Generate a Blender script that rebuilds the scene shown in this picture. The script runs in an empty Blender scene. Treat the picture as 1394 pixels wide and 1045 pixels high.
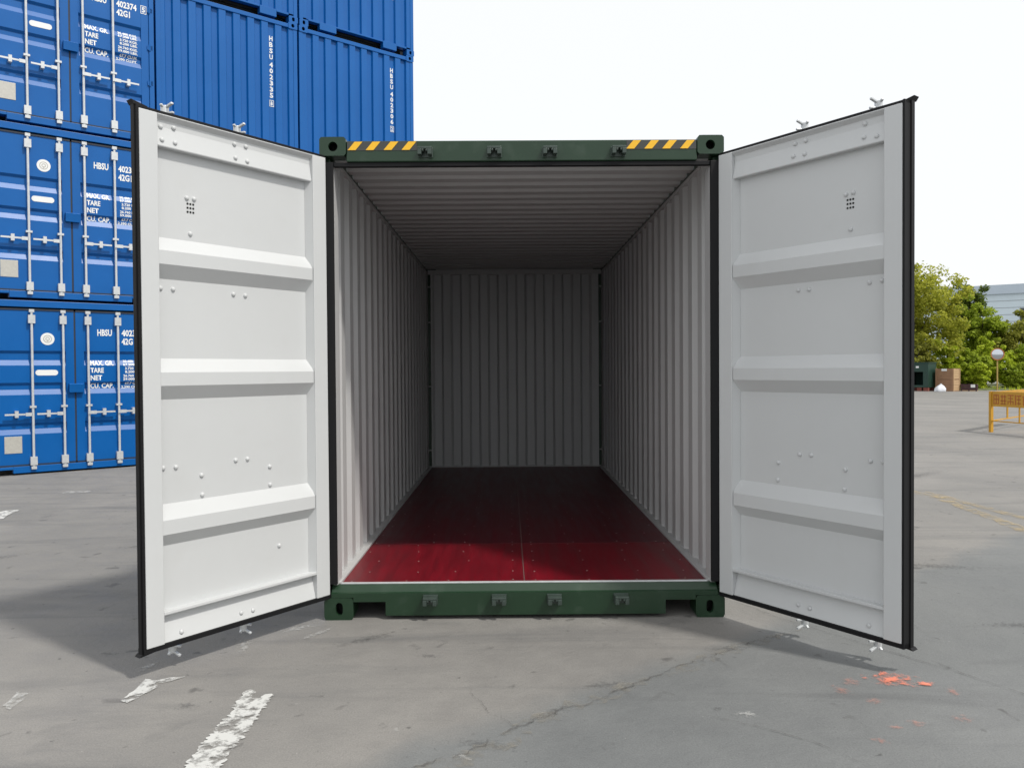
import bpy, bmesh, math, random
import numpy as np
from mathutils import Matrix, Vector

random.seed(7)
S = bpy.context.scene
COL = S.collection

# ---------------------------------------------------------------- camera
cam_d = bpy.data.cameras.new('camera')
cam = bpy.data.objects.new('camera', cam_d)
COL.objects.link(cam)
S.camera = cam
cam_d.sensor_width = 36.0
cam_d.lens = 1078.14 / 1394.0 * 36.0
cam_d.clip_start = 0.05
cam_d.clip_end = 1500.0
yaw, pitch, roll = math.radians(0.2631), math.radians(-1.0125), math.radians(-0.389)
fw = Vector((math.sin(yaw) * math.cos(pitch), math.cos(yaw) * math.cos(pitch), math.sin(pitch)))
rt = Vector((math.cos(yaw), -math.sin(yaw), 0.0))
up = rt.cross(fw)
rt2 = rt * math.cos(roll) + up * math.sin(roll)
up2 = -rt * math.sin(roll) + up * math.cos(roll)
M = Matrix((rt2, up2, -fw)).transposed().to_4x4()
M.translation = Vector((-0.0908, -4.7929, 1.5125))
cam.matrix_world = M
S.render.resolution_x, S.render.resolution_y = 1024, 767

# ---------------------------------------------------------------- sky and sun
SUN_EL = math.radians(53.0)
SUN_DIR = Vector((0.808 * math.cos(SUN_EL), -0.589 * math.cos(SUN_EL), math.sin(SUN_EL))).normalized()
w = bpy.data.worlds.new('World')
S.world = w
w.use_nodes = True
nt = w.node_tree
nt.nodes.clear()
sky = nt.nodes.new('ShaderNodeTexSky')
sky.sky_type = 'NISHITA'
sky.sun_disc = False
sky.sun_elevation = SUN_EL
sky.sun_rotation = math.atan2(SUN_DIR.x, SUN_DIR.y)
sky.dust_density = 4.0
bg1 = nt.nodes.new('ShaderNodeBackground')
bg1.inputs['Strength'].default_value = 0.12
bg2 = nt.nodes.new('ShaderNodeBackground')          # thin bright cloud layer over the whole sky
bg2.inputs['Color'].default_value = (0.975, 0.99, 1.0, 1)
bg2.inputs['Strength'].default_value = 1.13
mx = nt.nodes.new('ShaderNodeMixShader')
mx.inputs[0].default_value = 0.86
wo = nt.nodes.new('ShaderNodeOutputWorld')
nt.links.new(sky.outputs[0], bg1.inputs['Color'])
nt.links.new(bg1.outputs[0], mx.inputs[1])
nt.links.new(bg2.outputs[0], mx.inputs[2])
nt.links.new(mx.outputs[0], wo.inputs['Surface'])

sd = bpy.data.lights.new('sun', 'SUN')
sd.energy = 2.75
sd.angle = math.radians(4.0)
sd.color = (1.0, 0.965, 0.90)
so = bpy.data.objects.new('sun', sd)
COL.objects.link(so)
so.rotation_euler = SUN_DIR.to_track_quat('Z', 'Y').to_euler()
so.location = (12, -9, 20)

S.view_settings.view_transform = 'Standard'
S.view_settings.look = 'None'
S.view_settings.exposure = 0.0
S.view_settings.gamma = 1.0

# ---------------------------------------------------------------- materials
def new_mat(name):
    m = bpy.data.materials.new(name)
    m.use_nodes = True
    n = m.node_tree
    b = n.nodes['Principled BSDF']
    return m, n, b

def paint(name, col, rough=0.45, var=0.06, scale=3.0, metallic=0.0, bump=0.0, bscale=60.0, spec=0.5, dirt=None, dirt_amt=0.0):
    """painted / coated surface with soft tonal drift, uneven gloss and fine relief"""
    m, n, b = new_mat(name)
    tc = n.nodes.new('ShaderNodeTexCoord')
    nz = n.nodes.new('ShaderNodeTexNoise')
    nz.inputs['Scale'].default_value = scale
    nz.inputs['Detail'].default_value = 6
    nz.inputs['Roughness'].default_value = 0.65
    n.links.new(tc.outputs['Object'], nz.inputs['Vector'])
    cr = n.nodes.new('ShaderNodeValToRGB')
    cr.color_ramp.elements[0].position = 0.25
    cr.color_ramp.elements[1].position = 0.75
    cr.color_ramp.elements[0].color = tuple(c * (1 - var) for c in col) + (1,)
    cr.color_ramp.elements[1].color = tuple(min(1, c * (1 + var)) for c in col) + (1,)
    n.links.new(nz.outputs['Fac'], cr.inputs[0])
    out = cr.outputs[0]
    if dirt_amt:
        n2 = n.nodes.new('ShaderNodeTexNoise')
        n2.inputs['Scale'].default_value = scale * 4
        n2.inputs['Detail'].default_value = 8
        n.links.new(tc.outputs['Object'], n2.inputs['Vector'])
        r2 = n.nodes.new('ShaderNodeValToRGB')
        r2.color_ramp.elements[0].position = 0.56
        r2.color_ramp.elements[1].position = 0.8
        n.links.new(n2.outputs['Fac'], r2.inputs[0])
        ml = n.nodes.new('ShaderNodeMath')
        ml.operation = 'MULTIPLY'
        ml.inputs[1].default_value = dirt_amt
        n.links.new(r2.outputs[0], ml.inputs[0])
        mc = n.nodes.new('ShaderNodeMixRGB')
        mc.inputs[2].default_value = tuple(dirt) + (1,)
        n.links.new(ml.outputs[0], mc.inputs[0])
        n.links.new(out, mc.inputs[1])
        out = mc.outputs[0]
    n.links.new(out, b.inputs['Base Color'])
    mr = n.nodes.new('ShaderNodeMapRange')
    mr.inputs[3].default_value = max(0.05, rough - 0.08)
    mr.inputs[4].default_value = min(1, rough + 0.08)
    n.links.new(nz.outputs['Fac'], mr.inputs[0])
    n.links.new(mr.outputs[0], b.inputs['Roughness'])
    b.inputs['Metallic'].default_value = metallic
    b.inputs['Specular IOR Level'].default_value = spec
    if bump:
        nb = n.nodes.new('ShaderNodeTexNoise')
        nb.inputs['Scale'].default_value = bscale
        nb.inputs['Detail'].default_value = 3
        n.links.new(tc.outputs['Object'], nb.inputs['Vector'])
        bp = n.nodes.new('ShaderNodeBump')
        bp.inputs['Strength'].default_value = bump
        bp.inputs['Distance'].default_value = 0.01
        n.links.new(nb.outputs['Fac'], bp.inputs['Height'])
        n.links.new(bp.outputs[0], b.inputs['Normal'])
    return m

MAT = {}
MAT['door'] = paint('light_grey_paint', (0.57, 0.582, 0.585), 0.42, 0.025, 1.5, bump=0.08, bscale=9, dirt=(0.42, 0.41, 0.39), dirt_amt=0.12)
MAT['inside'] = paint('interior_grey_paint', (0.505, 0.505, 0.505), 0.5, 0.03, 1.5, dirt=(0.3, 0.29, 0.28), dirt_amt=0.15)
MAT['green'] = paint('green_paint', (0.012, 0.037, 0.017), 0.34, 0.12, 2.5, bump=0.06, bscale=14, dirt=(0.05, 0.075, 0.055), dirt_amt=0.45)
MAT['rubber'] = paint('black_rubber', (0.007, 0.007, 0.008), 0.6, 0.15, 5, spec=0.25)
MAT['hole'] = paint('cavity_shade', (0.012, 0.014, 0.012), 0.8, 0.1, 5)  # near-black colour stands in for the shade inside openings
MAT['yellow'] = paint('yellow_reflective', (0.90, 0.50, 0.02), 0.45, 0.04, 12)
MAT['black'] = paint('black_vinyl', (0.05, 0.052, 0.048), 0.45, 0.1, 8)
MAT['keeper'] = paint('dark_keeper_steel', (0.05, 0.07, 0.06), 0.35, 0.2, 20, metallic=0.2)
MAT['galv'] = paint('galvanised_steel', (0.62, 0.64, 0.65), 0.42, 0.12, 18, metallic=0.35)
MAT['blue'] = paint('blue_paint', (0.0, 0.102, 0.365), 0.37, 0.06, 1.2, bump=0.03, bscale=8, spec=0.36, dirt=(0.006, 0.11, 0.34), dirt_amt=0.3)
MAT['bluedark'] = paint('door_seal_rubber', (0.02, 0.028, 0.045), 0.6, 0.1, 5)
MAT['white'] = paint('white_vinyl', (0.80, 0.81, 0.80), 0.5, 0.03, 10)
MAT['plate'] = paint('data_plate', (0.5, 0.49, 0.45), 0.45, 0.1, 30, metallic=0.2)
MAT['joint'] = paint('joint_sealant', (0.16, 0.09, 0.085), 0.5, 0.1, 6)
MAT['screw'] = paint('screw_steel', (0.42, 0.33, 0.31), 0.4, 0.1, 20, metallic=0.4)

def floor_mat(name, k=1.0):
    m, n, b = new_mat(name)
    tc = n.nodes.new('ShaderNodeTexCoord')
    mp = n.nodes.new('ShaderNodeMapping')
    mp.inputs['Scale'].default_value = (9, 0.7, 1)
    n.links.new(tc.outputs['Object'], mp.inputs[0])
    nz = n.nodes.new('ShaderNodeTexNoise')
    nz.inputs['Scale'].default_value = 2.2
    nz.inputs['Detail'].default_value = 8
    nz.inputs['Roughness'].default_value = 0.6
    n.links.new(mp.outputs[0], nz.inputs['Vector'])
    cr = n.nodes.new('ShaderNodeValToRGB')
    e = cr.color_ramp.elements
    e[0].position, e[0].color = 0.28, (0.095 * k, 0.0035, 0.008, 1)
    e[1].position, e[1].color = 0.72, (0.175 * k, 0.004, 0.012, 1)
    n.links.new(nz.outputs['Fac'], cr.inputs[0])
    n2 = n.nodes.new('ShaderNodeTexNoise')
    n2.inputs['Scale'].default_value = 2.5
    n2.inputs['Detail'].default_value = 5
    n.links.new(tc.outputs['Object'], n2.inputs['Vector'])
    mxc = n.nodes.new('ShaderNodeMixRGB')
    mxc.blend_type = 'MULTIPLY'
    mxc.inputs[0].default_value = 0.45
    n.links.new(cr.outputs[0], mxc.inputs[1])
    n.links.new(n2.outputs['Color'], mxc.inputs[2])
    hv = n.nodes.new('ShaderNodeHueSaturation')
    hv.inputs['Value'].default_value = 1.35
    n.links.new(cr.outputs[0], hv.inputs['Color'])
    n.links.new(hv.outputs[0], mxc.inputs[1])
    bw = n.nodes.new('ShaderNodeRGBToBW')
    n.links.new(n2.outputs['Color'], bw.inputs[0])
    n.links.new(bw.outputs[0], mxc.inputs[2])
    n.links.new(mxc.outputs[0], b.inputs['Base Color'])
    mr = n.nodes.new('ShaderNodeMapRange')
    mr.inputs[3].default_value, mr.inputs[4].default_value = 0.28, 0.5
    n.links.new(nz.outputs['Fac'], mr.inputs[0])
    n.links.new(mr.outputs[0], b.inputs['Roughness'])
    b.inputs['Specular IOR Level'].default_value = 0.28
    return m
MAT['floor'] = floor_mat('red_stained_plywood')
MAT['floor_rear'] = floor_mat('darker_red_plywood', 0.62)  # rear boards: same plywood colours with the red turned down

def ground_mat():
    m, n, b = new_mat('worn_concrete_yard')
    L = n.links.new
    tc = n.nodes.new('ShaderNodeTexCoord')
    def noise(scale, detail=5, rough=0.6, vec=None, dist=0.0):
        z = n.nodes.new('ShaderNodeTexNoise')
        z.inputs['Scale'].default_value = scale
        z.inputs['Detail'].default_value = detail
        z.inputs['Roughness'].default_value = rough
        z.inputs['Distortion'].default_value = dist
        L(vec or tc.outputs['Object'], z.inputs['Vector'])
        return z
    def ramp(src, p0, p1, c0=(0, 0, 0, 1), c1=(1, 1, 1, 1)):
        r = n.nodes.new('ShaderNodeValToRGB')
        r.color_ramp.elements[0].position, r.color_ramp.elements[0].color = p0, c0
        r.color_ramp.elements[1].position, r.color_ramp.elements[1].color = p1, c1
        L(src, r.inputs[0])
        return r.outputs[0]
    def mix(fac, a, bb, mode='MIX', f=None):
        q = n.nodes.new('ShaderNodeMixRGB')
        q.blend_type = mode
        if fac is None: q.inputs[0].default_value = f
        elif f is None: L(fac, q.inputs[0])
        else:
            k = n.nodes.new('ShaderNodeMath'); k.operation = 'MULTIPLY'; k.inputs[1].default_value = f
            L(fac, k.inputs[0]); L(k.outputs[0], q.inputs[0])
        for i, v in ((1, a), (2, bb)):
            if isinstance(v, tuple): q.inputs[i].default_value = v
            else: L(v, q.inputs[i])
        return q.outputs[0]
    # the two pours on either side of the open joint have a slightly different grey
    sx = n.nodes.new('ShaderNodeSeparateXYZ')
    L(tc.outputs['Object'], sx.inputs[0])
    k1 = n.nodes.new('ShaderNodeMath'); k1.operation = 'MULTIPLY_ADD'
    k1.inputs[1].default_value = -0.80; k1.inputs[2].default_value = 1.44
    L(sx.outputs[0], k1.inputs[0])
    k2 = n.nodes.new('ShaderNodeMath'); k2.operation = 'ADD'
    L(k1.outputs[0], k2.inputs[0]); L(sx.outputs[1], k2.inputs[1])
    k3 = n.nodes.new('ShaderNodeMath'); k3.operation = 'ADD'
    nzA = noise(1.3, 6)
    mrA = n.nodes.new('ShaderNodeMapRange'); mrA.inputs[3].default_value = -0.35; mrA.inputs[4].default_value = 0.35
    L(nzA.outputs['Fac'], mrA.inputs[0]); L(k2.outputs[0], k3.inputs[0]); L(mrA.outputs[0], k3.inputs[1])
    side = ramp(k3.outputs[0], 0.0, 0.25)
    base = mix(side, (0.188, 0.192, 0.190, 1), (0.240, 0.229, 0.215, 1))
    big = ramp(noise(0.45, 5, 0.55, dist=0.6).outputs['Fac'], 0.32, 0.68)
    c = mix(big, base, mix(None, base, (0.76, 0.775, 0.79, 1), 'MULTIPLY', 1.0))
    mid = ramp(noise(3.2, 8, 0.7).outputs['Fac'], 0.35, 0.7)
    c = mix(mid, c, mix(None, c, (1.13, 1.13, 1.12, 1), 'MULTIPLY', 1.0))
    # tyre polished and stained streaks
    mp = n.nodes.new('ShaderNodeMapping')
    mp.inputs['Rotation'].default_value = (0, 0, 0.35)
    mp.inputs['Scale'].default_value = (0.35, 2.6, 1)
    L(tc.outputs['Object'], mp.inputs[0])
    st = ramp(noise(0.9, 6, 0.65, mp.outputs[0], 0.8).outputs['Fac'], 0.52, 0.75)
    c = mix(st, c, (0.11, 0.112, 0.114, 1), f=0.7)
    # dark oil spots
    sp = ramp(noise(5.5, 3, 0.5, dist=0.5).outputs['Fac'], 0.67, 0.74)
    c = mix(sp, c, (0.07, 0.068, 0.066, 1), f=0.6)
    sp2 = ramp(noise(1.7, 6, 0.6, dist=0.4).outputs['Fac'], 0.64, 0.76)
    c = mix(sp2, c, (0.10, 0.10, 0.10, 1), f=0.45)
    sp3 = ramp(noise(16, 2, 0.5, dist=0.3).outputs['Fac'], 0.705, 0.76)
    c = mix(sp3, c, (0.06, 0.058, 0.056, 1), f=0.55)
    sp4 = ramp(noise(38, 2, 0.5).outputs['Fac'], 0.75, 0.79)
    c = mix(sp4, c, (0.42, 0.41, 0.39, 1), f=0.5)
    # pale scuffs
    pw = ramp(noise(9.0, 4, 0.6).outputs['Fac'], 0.72, 0.80)
    c = mix(pw, c, (0.36, 0.355, 0.34, 1), f=0.35)
    fine = noise(140, 4, 0.7)
    c = mix(None, c, ramp(fine.outputs['Fac'], 0.3, 0.7, (0.80, 0.80, 0.80, 1), (1.18, 1.18, 1.18, 1)), 'MULTIPLY', 1.0)
    L(c, b.inputs['Base Color'])
    mr = n.nodes.new('ShaderNodeMapRange'); mr.inputs[3].default_value = 0.65; mr.inputs[4].default_value = 0.92
    L(mid, mr.inputs[0]); L(mr.outputs[0], b.inputs['Roughness'])
    b.inputs['Specular IOR Level'].default_value = 0.3
    bp = n.nodes.new('ShaderNodeBump'); bp.inputs['Strength'].default_value = 0.35; bp.inputs['Distance'].default_value = 0.004
    L(fine.outputs['Fac'], bp.inputs['Height'])
    bp2 = n.nodes.new('ShaderNodeBump'); bp2.inputs['Strength'].default_value = 0.3; bp2.inputs['Distance'].default_value = 0.02
    L(mid, bp2.inputs['Height']); L(bp.outputs[0], bp2.inputs['Normal'])
    L(bp2.outputs[0], b.inputs['Normal'])
    return m
MAT['ground'] = ground_mat()

def worn_mat(name, col, scale, lo, hi, amt=1.0):
    """road paint partly rubbed off: the ground shows through where it is gone"""
    m, n, b = new_mat(name)
    tc = n.nodes.new('ShaderNodeTexCoord')
    mp = n.nodes.new('ShaderNodeMapping')
    n.links.new(tc.outputs['Object'], mp.inputs[0])
    nz = n.nodes.new('ShaderNodeTexNoise')
    nz.inputs['Scale'].default_value = scale
    nz.inputs['Detail'].default_value = 8
    nz.inputs['Roughness'].default_value = 0.68
    n.links.new(mp.outputs[0], nz.inputs['Vector'])
    cr = n.nodes.new('ShaderNodeValToRGB')
    cr.color_ramp.elements[0].position, cr.color_ramp.elements[1].position = lo, hi
    n.links.new(nz.outputs['Fac'], cr.inputs[0])
    tr = n.nodes.new('ShaderNodeBsdfTransparent')
    mxs = n.nodes.new('ShaderNodeMixShader')
    b.inputs['Base Color'].default_value = tuple(col) + (1,)
    b.inputs['Roughness'].default_value = 0.8
    am = n.nodes.new('ShaderNodeMath'); am.operation = 'MULTIPLY'; am.inputs[1].default_value = amt
    n.links.new(cr.outputs[0], am.inputs[0])
    n.links.new(am.outputs[0], mxs.inputs[0])
    n.links.new(tr.outputs[0], mxs.inputs[1])
    n.links.new(b.outputs[0], mxs.inputs[2])
    n.links.new(mxs.outputs[0], n.nodes['Material Output'].inputs['Surface'])
    return m
MAT['wpaint'] = worn_mat('worn_white_road_paint', (0.60, 0.60, 0.58), 12, 0.40, 0.52, 0.9)
MAT['opaint'] = worn_mat('orange_spray_paint', (0.78, 0.22, 0.13), 14, 0.36, 0.62, 0.9)
MAT['opaint2'] = worn_mat('faint_orange_spray_paint', (0.70, 0.22, 0.15), 14, 0.40, 0.66, 0.45)
MAT['wpaint2'] = worn_mat('faint_white_road_paint', (0.58, 0.58, 0.56), 14, 0.42, 0.60, 0.65)
MAT['ypaint'] = worn_mat('worn_yellow_road_paint', (0.46, 0.36, 0.20), 7, 0.42, 0.66, 0.7)
def patch_mat(name, col, amt, nscale=3.0):
    """thin smear that fades out raggedly towards its own rim"""
    m, n, b = new_mat(name)
    L = n.links.new
    tc = n.nodes.new('ShaderNodeTexCoord')
    vm = n.nodes.new('ShaderNodeVectorMath'); vm.operation = 'MULTIPLY'; vm.inputs[1].default_value = (2, 2, 0)
    va = n.nodes.new('ShaderNodeVectorMath'); va.operation = 'SUBTRACT'; va.inputs[0].default_value = (0, 0, 0); va.inputs[1].default_value = (1, 1, 0)
    L(tc.outputs['Generated'], vm.inputs[0]); L(vm.outputs[0], va.inputs[0])
    ln = n.nodes.new('ShaderNodeVectorMath'); ln.operation = 'LENGTH'
    L(va.outputs[0], ln.inputs[0])
    nz = n.nodes.new('ShaderNodeTexNoise'); nz.inputs['Scale'].default_value = nscale * 14; nz.inputs['Detail'].default_value = 8; nz.inputs['Roughness'].default_value = 0.65
    gp = n.nodes.new('ShaderNodeNewGeometry')
    L(gp.outputs['Position'], nz.inputs['Vector'])
    k = n.nodes.new('ShaderNodeMath'); k.operation = 'MULTIPLY_ADD'; k.inputs[1].default_value = 3.6; k.inputs[2].default_value = -1.35
    L(nz.outputs['Fac'], k.inputs[0])
    d = n.nodes.new('ShaderNodeMath'); d.operation = 'SUBTRACT'
    L(k.outputs[0], d.inputs[0]); L(ln.outputs['Value'], d.inputs[1])
    r = n.nodes.new('ShaderNodeMapRange'); r.inputs[1].default_value = -0.2; r.inputs[2].default_value = 0.45; r.inputs[3].default_value = 0; r.inputs[4].default_value = amt
    L(d.outputs[0], r.inputs[0])
    e = n.nodes.new('ShaderNodeMath'); e.operation = 'LESS_THAN'; e.inputs[1].default_value = 0.98
    L(ln.outputs['Value'], e.inputs[0])
    f = n.nodes.new('ShaderNodeMath'); f.operation = 'MULTIPLY'
    L(r.outputs[0], f.inputs[0]); L(e.outputs[0], f.inputs[1])
    tr = n.nodes.new('ShaderNodeBsdfTransparent'); ms = n.nodes.new('ShaderNodeMixShader')
    b.inputs['Base Color'].default_value = tuple(col) + (1,); b.inputs['Roughness'].default_value = 0.85
    L(f.outputs[0], ms.inputs[0]); L(tr.outputs[0], ms.inputs[1]); L(b.outputs[0], ms.inputs[2])
    L(ms.outputs[0], n.nodes['Material Output'].inputs['Surface'])
    return m
MAT['spray'] = patch_mat('orange_spray', (0.80, 0.24, 0.15), 0.85, 1.6)
MAT['spray2'] = patch_mat('orange_spray_faint', (0.66, 0.25, 0.17), 0.26)
MAT['scuff'] = patch_mat('white_scuff', (0.55, 0.55, 0.53), 0.42)
MAT['stain'] = patch_mat('dark_stain', (0.095, 0.095, 0.095), 0.30)
MAT['crack'] = worn_mat('dirt_in_crack', (0.09, 0.085, 0.08), 8, 0.38, 0.70, 0.7)
MAT['filler'] = worn_mat('crumbled_joint_sand', (0.28, 0.262, 0.225), 10, 0.46, 0.72, 0.7)

def leaf_mat(name, c0, c1):
    m, n, b = new_mat(name)
    g = n.nodes.new('ShaderNodeNewGeometry')
    cr = n.nodes.new('ShaderNodeValToRGB')
    cr.color_ramp.elements[0].color = tuple(c0) + (1,)
    cr.color_ramp.elements[1].color = tuple(c1) + (1,)
    n.links.new(g.outputs['Random Per Island'], cr.inputs[0])
    n.links.new(cr.outputs[0], b.inputs['Base Color'])
    b.inputs['Roughness'].default_value = 0.6
    b.inputs['Specular IOR Level'].default_value = 0.25
    tl = n.nodes.new('ShaderNodeBsdfTranslucent')
    n.links.new(cr.outputs[0], tl.inputs[0])
    ms = n.nodes.new('ShaderNodeMixShader')
    ms.inputs[0].default_value = 0.5
    n.links.new(b.outputs[0], ms.inputs[1])
    n.links.new(tl.outputs[0], ms.inputs[2])
    n.links.new(ms.outputs[0], n.nodes['Material Output'].inputs['Surface'])
    return m
LEAF = {
    'lime': leaf_mat('lime_leaves', (0.20, 0.23, 0.015), (0.58, 0.58, 0.085)),
    'dark': leaf_mat('dark_green_leaves', (0.06, 0.10, 0.016), (0.20, 0.26, 0.045)),
    'mid': leaf_mat('mid_green_leaves', (0.16, 0.23, 0.014), (0.50, 0.60, 0.06)),
    'bright': leaf_mat('fresh_green_leaves', (0.26, 0.36, 0.015), (0.66, 0.74, 0.07)),
    'olive': leaf_mat('olive_leaves', (0.15, 0.17, 0.02), (0.44, 0.44, 0.075)),
}
MAT['bark'] = paint('bark', (0.09, 0.07, 0.05), 0.9, 0.3, 6, bump=0.5, bscale=20)

# ---------------------------------------------------------------- mesh helpers
class MB:
    def __init__(self):
        self.v, self.f, self.m = [], [], []
    def add(self, verts, faces, mi=0):
        o = len(self.v)
        self.v += [tuple(p) for p in verts]
        for fc in faces:
            self.f.append(tuple(i + o for i in fc))
            self.m.append(mi)
    def box(self, x0, x1, y0, y1, z0, z1, mi=0):
        x0, x1 = min(x0, x1), max(x0, x1); y0, y1 = min(y0, y1), max(y0, y1)
        self.add([(x0, y0, z0), (x1, y0, z0), (x1, y1, z0), (x0, y1, z0), (x0, y0, z1), (x1, y0, z1), (x1, y1, z1), (x0, y1, z1)],
                 [(0, 3, 2, 1), (4, 5, 6, 7), (0, 1, 5, 4), (1, 2, 6, 5), (2, 3, 7, 6), (3, 0, 4, 7)], mi)
        return self
    def bar(self, p, q, a, b, mi=0, upv=(0, 0, 1)):
        """rectangular bar from p to q, a wide, b high"""
        p, q = Vector(p), Vector(q)
        d = (q - p).normalized()
        s = d.cross(Vector(upv))
        if s.length < 1e-4: s = d.cross(Vector((1, 0, 0)))
        s.normalize(); t = s.cross(d)
        vs = []
        for c in (p, q):
            for i, j in ((-1, -1), (1, -1), (1, 1), (-1, 1)):
                vs.append(c + s * (i * a / 2) + t * (j * b / 2))
        self.add(vs, [(3, 2, 1, 0), (4, 5, 6, 7), (0, 1, 5, 4), (1, 2, 6, 5), (2, 3, 7, 6), (3, 0, 4, 7)], mi)
        return self
    def cyl(self, p, q, r0, r1=None, n=10, mi=0):
        r1 = r0 if r1 is None else r1
        p, q = Vector(p), Vector(q)
        d = (q - p).normalized()
        s = d.cross(Vector((0, 0, 1)))
        if s.length < 1e-4: s = d.cross(Vector((1, 0, 0)))
        s.normalize(); t = d.cross(s)
        vs = []
        for c, r in ((p, r0), (q, r1)):
            for i in range(n):
                a = 2 * math.pi * i / n
                vs.append(c + s * (r * math.cos(a)) + t * (r * math.sin(a)))
        fs = [(i, (i + 1) % n, n + (i + 1) % n, n + i) for i in range(n)]
        fs += [tuple(range(n - 1, -1, -1)), tuple(range(n, 2 * n))]
        self.add(vs, fs, mi)
        return self
    def sheet(self, prof, thick, h0, h1, fn, mi_in=0, mi_out=1):
        """folded sheet: prof = [(a, d)], extruded from h0 to h1, thick in d, mapped by fn(a, d, h)"""
        n = len(prof)
        vs = [fn(a, d, h) for h in (h0, h1) for a, d in prof] + [fn(a, d + thick, h) for h in (h0, h1) for a, d in prof]
        fi = [(i, i + 1, n + i + 1, n + i) for i in range(n - 1)]
        fo = [(2 * n + i + 1, 2 * n + i, 3 * n + i, 3 * n + i + 1) for i in range(n - 1)]
        caps = [(i, i + 1, 2 * n + i + 1, 2 * n + i) for i in range(n - 1)] + [(n + i, n + i + 1, 3 * n + i + 1, 3 * n + i) for i in range(n - 1)]
        caps += [(0, n, 3 * n, 2 * n), (n - 1, 2 * n - 1, 4 * n - 1, 3 * n - 1)]
        o = len(self.v)
        self.v += [tuple(p) for p in vs]
        for fs, mi in ((fi, mi_in), (fo, mi_out), (caps, mi_in)):
            for fc in fs:
                self.f.append(tuple(i + o for i in fc)); self.m.append(mi)
        return self
    def prism(self, poly, fn, h0, h1, mi=0):
        n = len(poly)
        vs = [fn(a, b, h0) for a, b in poly] + [fn(a, b, h1) for a, b in poly]
        fs = [tuple(range(n - 1, -1, -1)), tuple(range(n, 2 * n))] + [(i, (i + 1) % n, n + (i + 1) % n, n + i) for i in range(n)]
        self.add(vs, fs, mi)
        return self
    def mesh(self, name, mats):
        me = bpy.data.meshes.new(name)
        me.from_pydata(self.v, [], self.f)
        for k in mats: me.materials.append(MAT[k] if isinstance(k, str) else k)
        me.polygons.foreach_set('material_index', self.m)
        bm = bmesh.new(); bm.from_mesh(me)
        bmesh.ops.recalc_face_normals(bm, faces=bm.faces)
        bm.to_mesh(me); bm.free()
        me.update()
        return me
    def build(self, name, mats, parent=None, bevel=0.0, smooth=False):
        if isinstance(mats, str): mats = [mats]
        return link(name, self.mesh(name, mats), parent, bevel, smooth)

def link(name, me, parent=None, bevel=0.0, smooth=False):
    o = bpy.data.objects.new(name, me)
    COL.objects.link(o)
    if parent: o.parent = parent
    if smooth:
        for p in me.polygons: p.use_smooth = True
    if bevel:
        md = o.modifiers.new('bevel', 'BEVEL')
        md.width = bevel; md.segments = 2; md.limit_method = 'ANGLE'; md.angle_limit = math.radians(40)
    return o

def tag(o, label, cat, group=None):
    o['label'] = label; o['category'] = cat
    if group: o['group'] = group
    return o

def struct(o):
    o['kind'] = 'structure'
    return o

def empty(name, loc=(0, 0, 0), rz=0.0):
    o = bpy.data.objects.new(name, None)
    COL.objects.link(o)
    o.location = loc; o.rotation_euler = (0, 0, rz)
    o.empty_display_size = 0.3
    return o

def copy_tree(o, parent=None):
    c = o.copy(); COL.objects.link(c); c.parent = parent
    for ch in list(o.children): copy_tree(ch, c)
    return c

def casting_mesh(x0, x1, z0, z1, d, hole, mats, hr=(0.027, 0.027), hc=None, y0=0.0):
    """ISO corner block: rounded front with a real hole running into it"""
    mb = MB(); N = 32
    cx, cz, hw, hh = (x0 + x1) / 2, (z0 + z1) / 2, abs(x1 - x0) / 2, (z1 - z0) / 2
    r = 0.016
    def rr(a):                                          # rounded rectangle by angle
        c, s = math.cos(a), math.sin(a)
        k = min(hw / max(abs(c), 1e-6), hh / max(abs(s), 1e-6))
        px, pz = c * k, s * k
        ax, az = abs(px) - (hw - r), abs(pz) - (hh - r)
        if ax > 0 and az > 0:
            l = math.hypot(ax, az)
            px = math.copysign(hw - r + ax / l * r, px); pz = math.copysign(hh - r + az / l * r, pz)
        return cx + px, cz + pz
    hcx, hcz = hc or (cx, cz)
    A = [2 * math.pi * (i + 0.5) / N for i in range(N)]
    out = [rr(a) for a in A]
    hl = []
    for a in A:
        c, s = math.cos(a), math.sin(a)
        if hole == 'oval':                              # upright slot
            e = 0.6
            hl.append((hcx + hr[0] * math.copysign(abs(c) ** 0.8, c), hcz + hr[1] * math.copysign(abs(s) ** e, s)))
        else:
            hl.append((hcx + hr[0] * c, hcz + hr[1] * s))
    vs = [(x, y0, z) for x, z in out] + [(x, y0, z) for x, z in hl] + [(x, y0 + 0.03, z) for x, z in hl] + [(x, y0 + d, z) for x, z in out]
    fs, ms = [], []
    for i in range(N):
        j = (i + 1) % N
        fs.append((i, j, N + j, N + i)); ms.append(0)
        fs.append((N + i, N + j, 2 * N + j, 2 * N + i)); ms.append(0)
        fs.append((j, i, 3 * N + i, 3 * N + j)); ms.append(0)
    fs.append(tuple(range(3 * N, 4 * N))); ms.append(0)
    # dark chamber behind the hole
    o = len(vs)
    vs += [(hcx + 1.25 * (x - hcx), y0 + 0.031, hcz + 1.25 * (z - hcz)) for x, z in hl] + [(hcx + 1.25 * (x - hcx), y0 + 0.1, hcz + 1.25 * (z - hcz)) for x, z in hl]
    for i in range(N):
        j = (i + 1) % N
        fs.append((2 * N + i, 2 * N + j, o + j, o + i)); ms.append(1)
        fs.append((o + i, o + j, o + N + j, o + N + i)); ms.append(1)
    fs.append(tuple(range(o + N, o + 2 * N))); ms.append(1)
    mb.v, mb.f, mb.m = vs, fs, ms
    return mb

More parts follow.
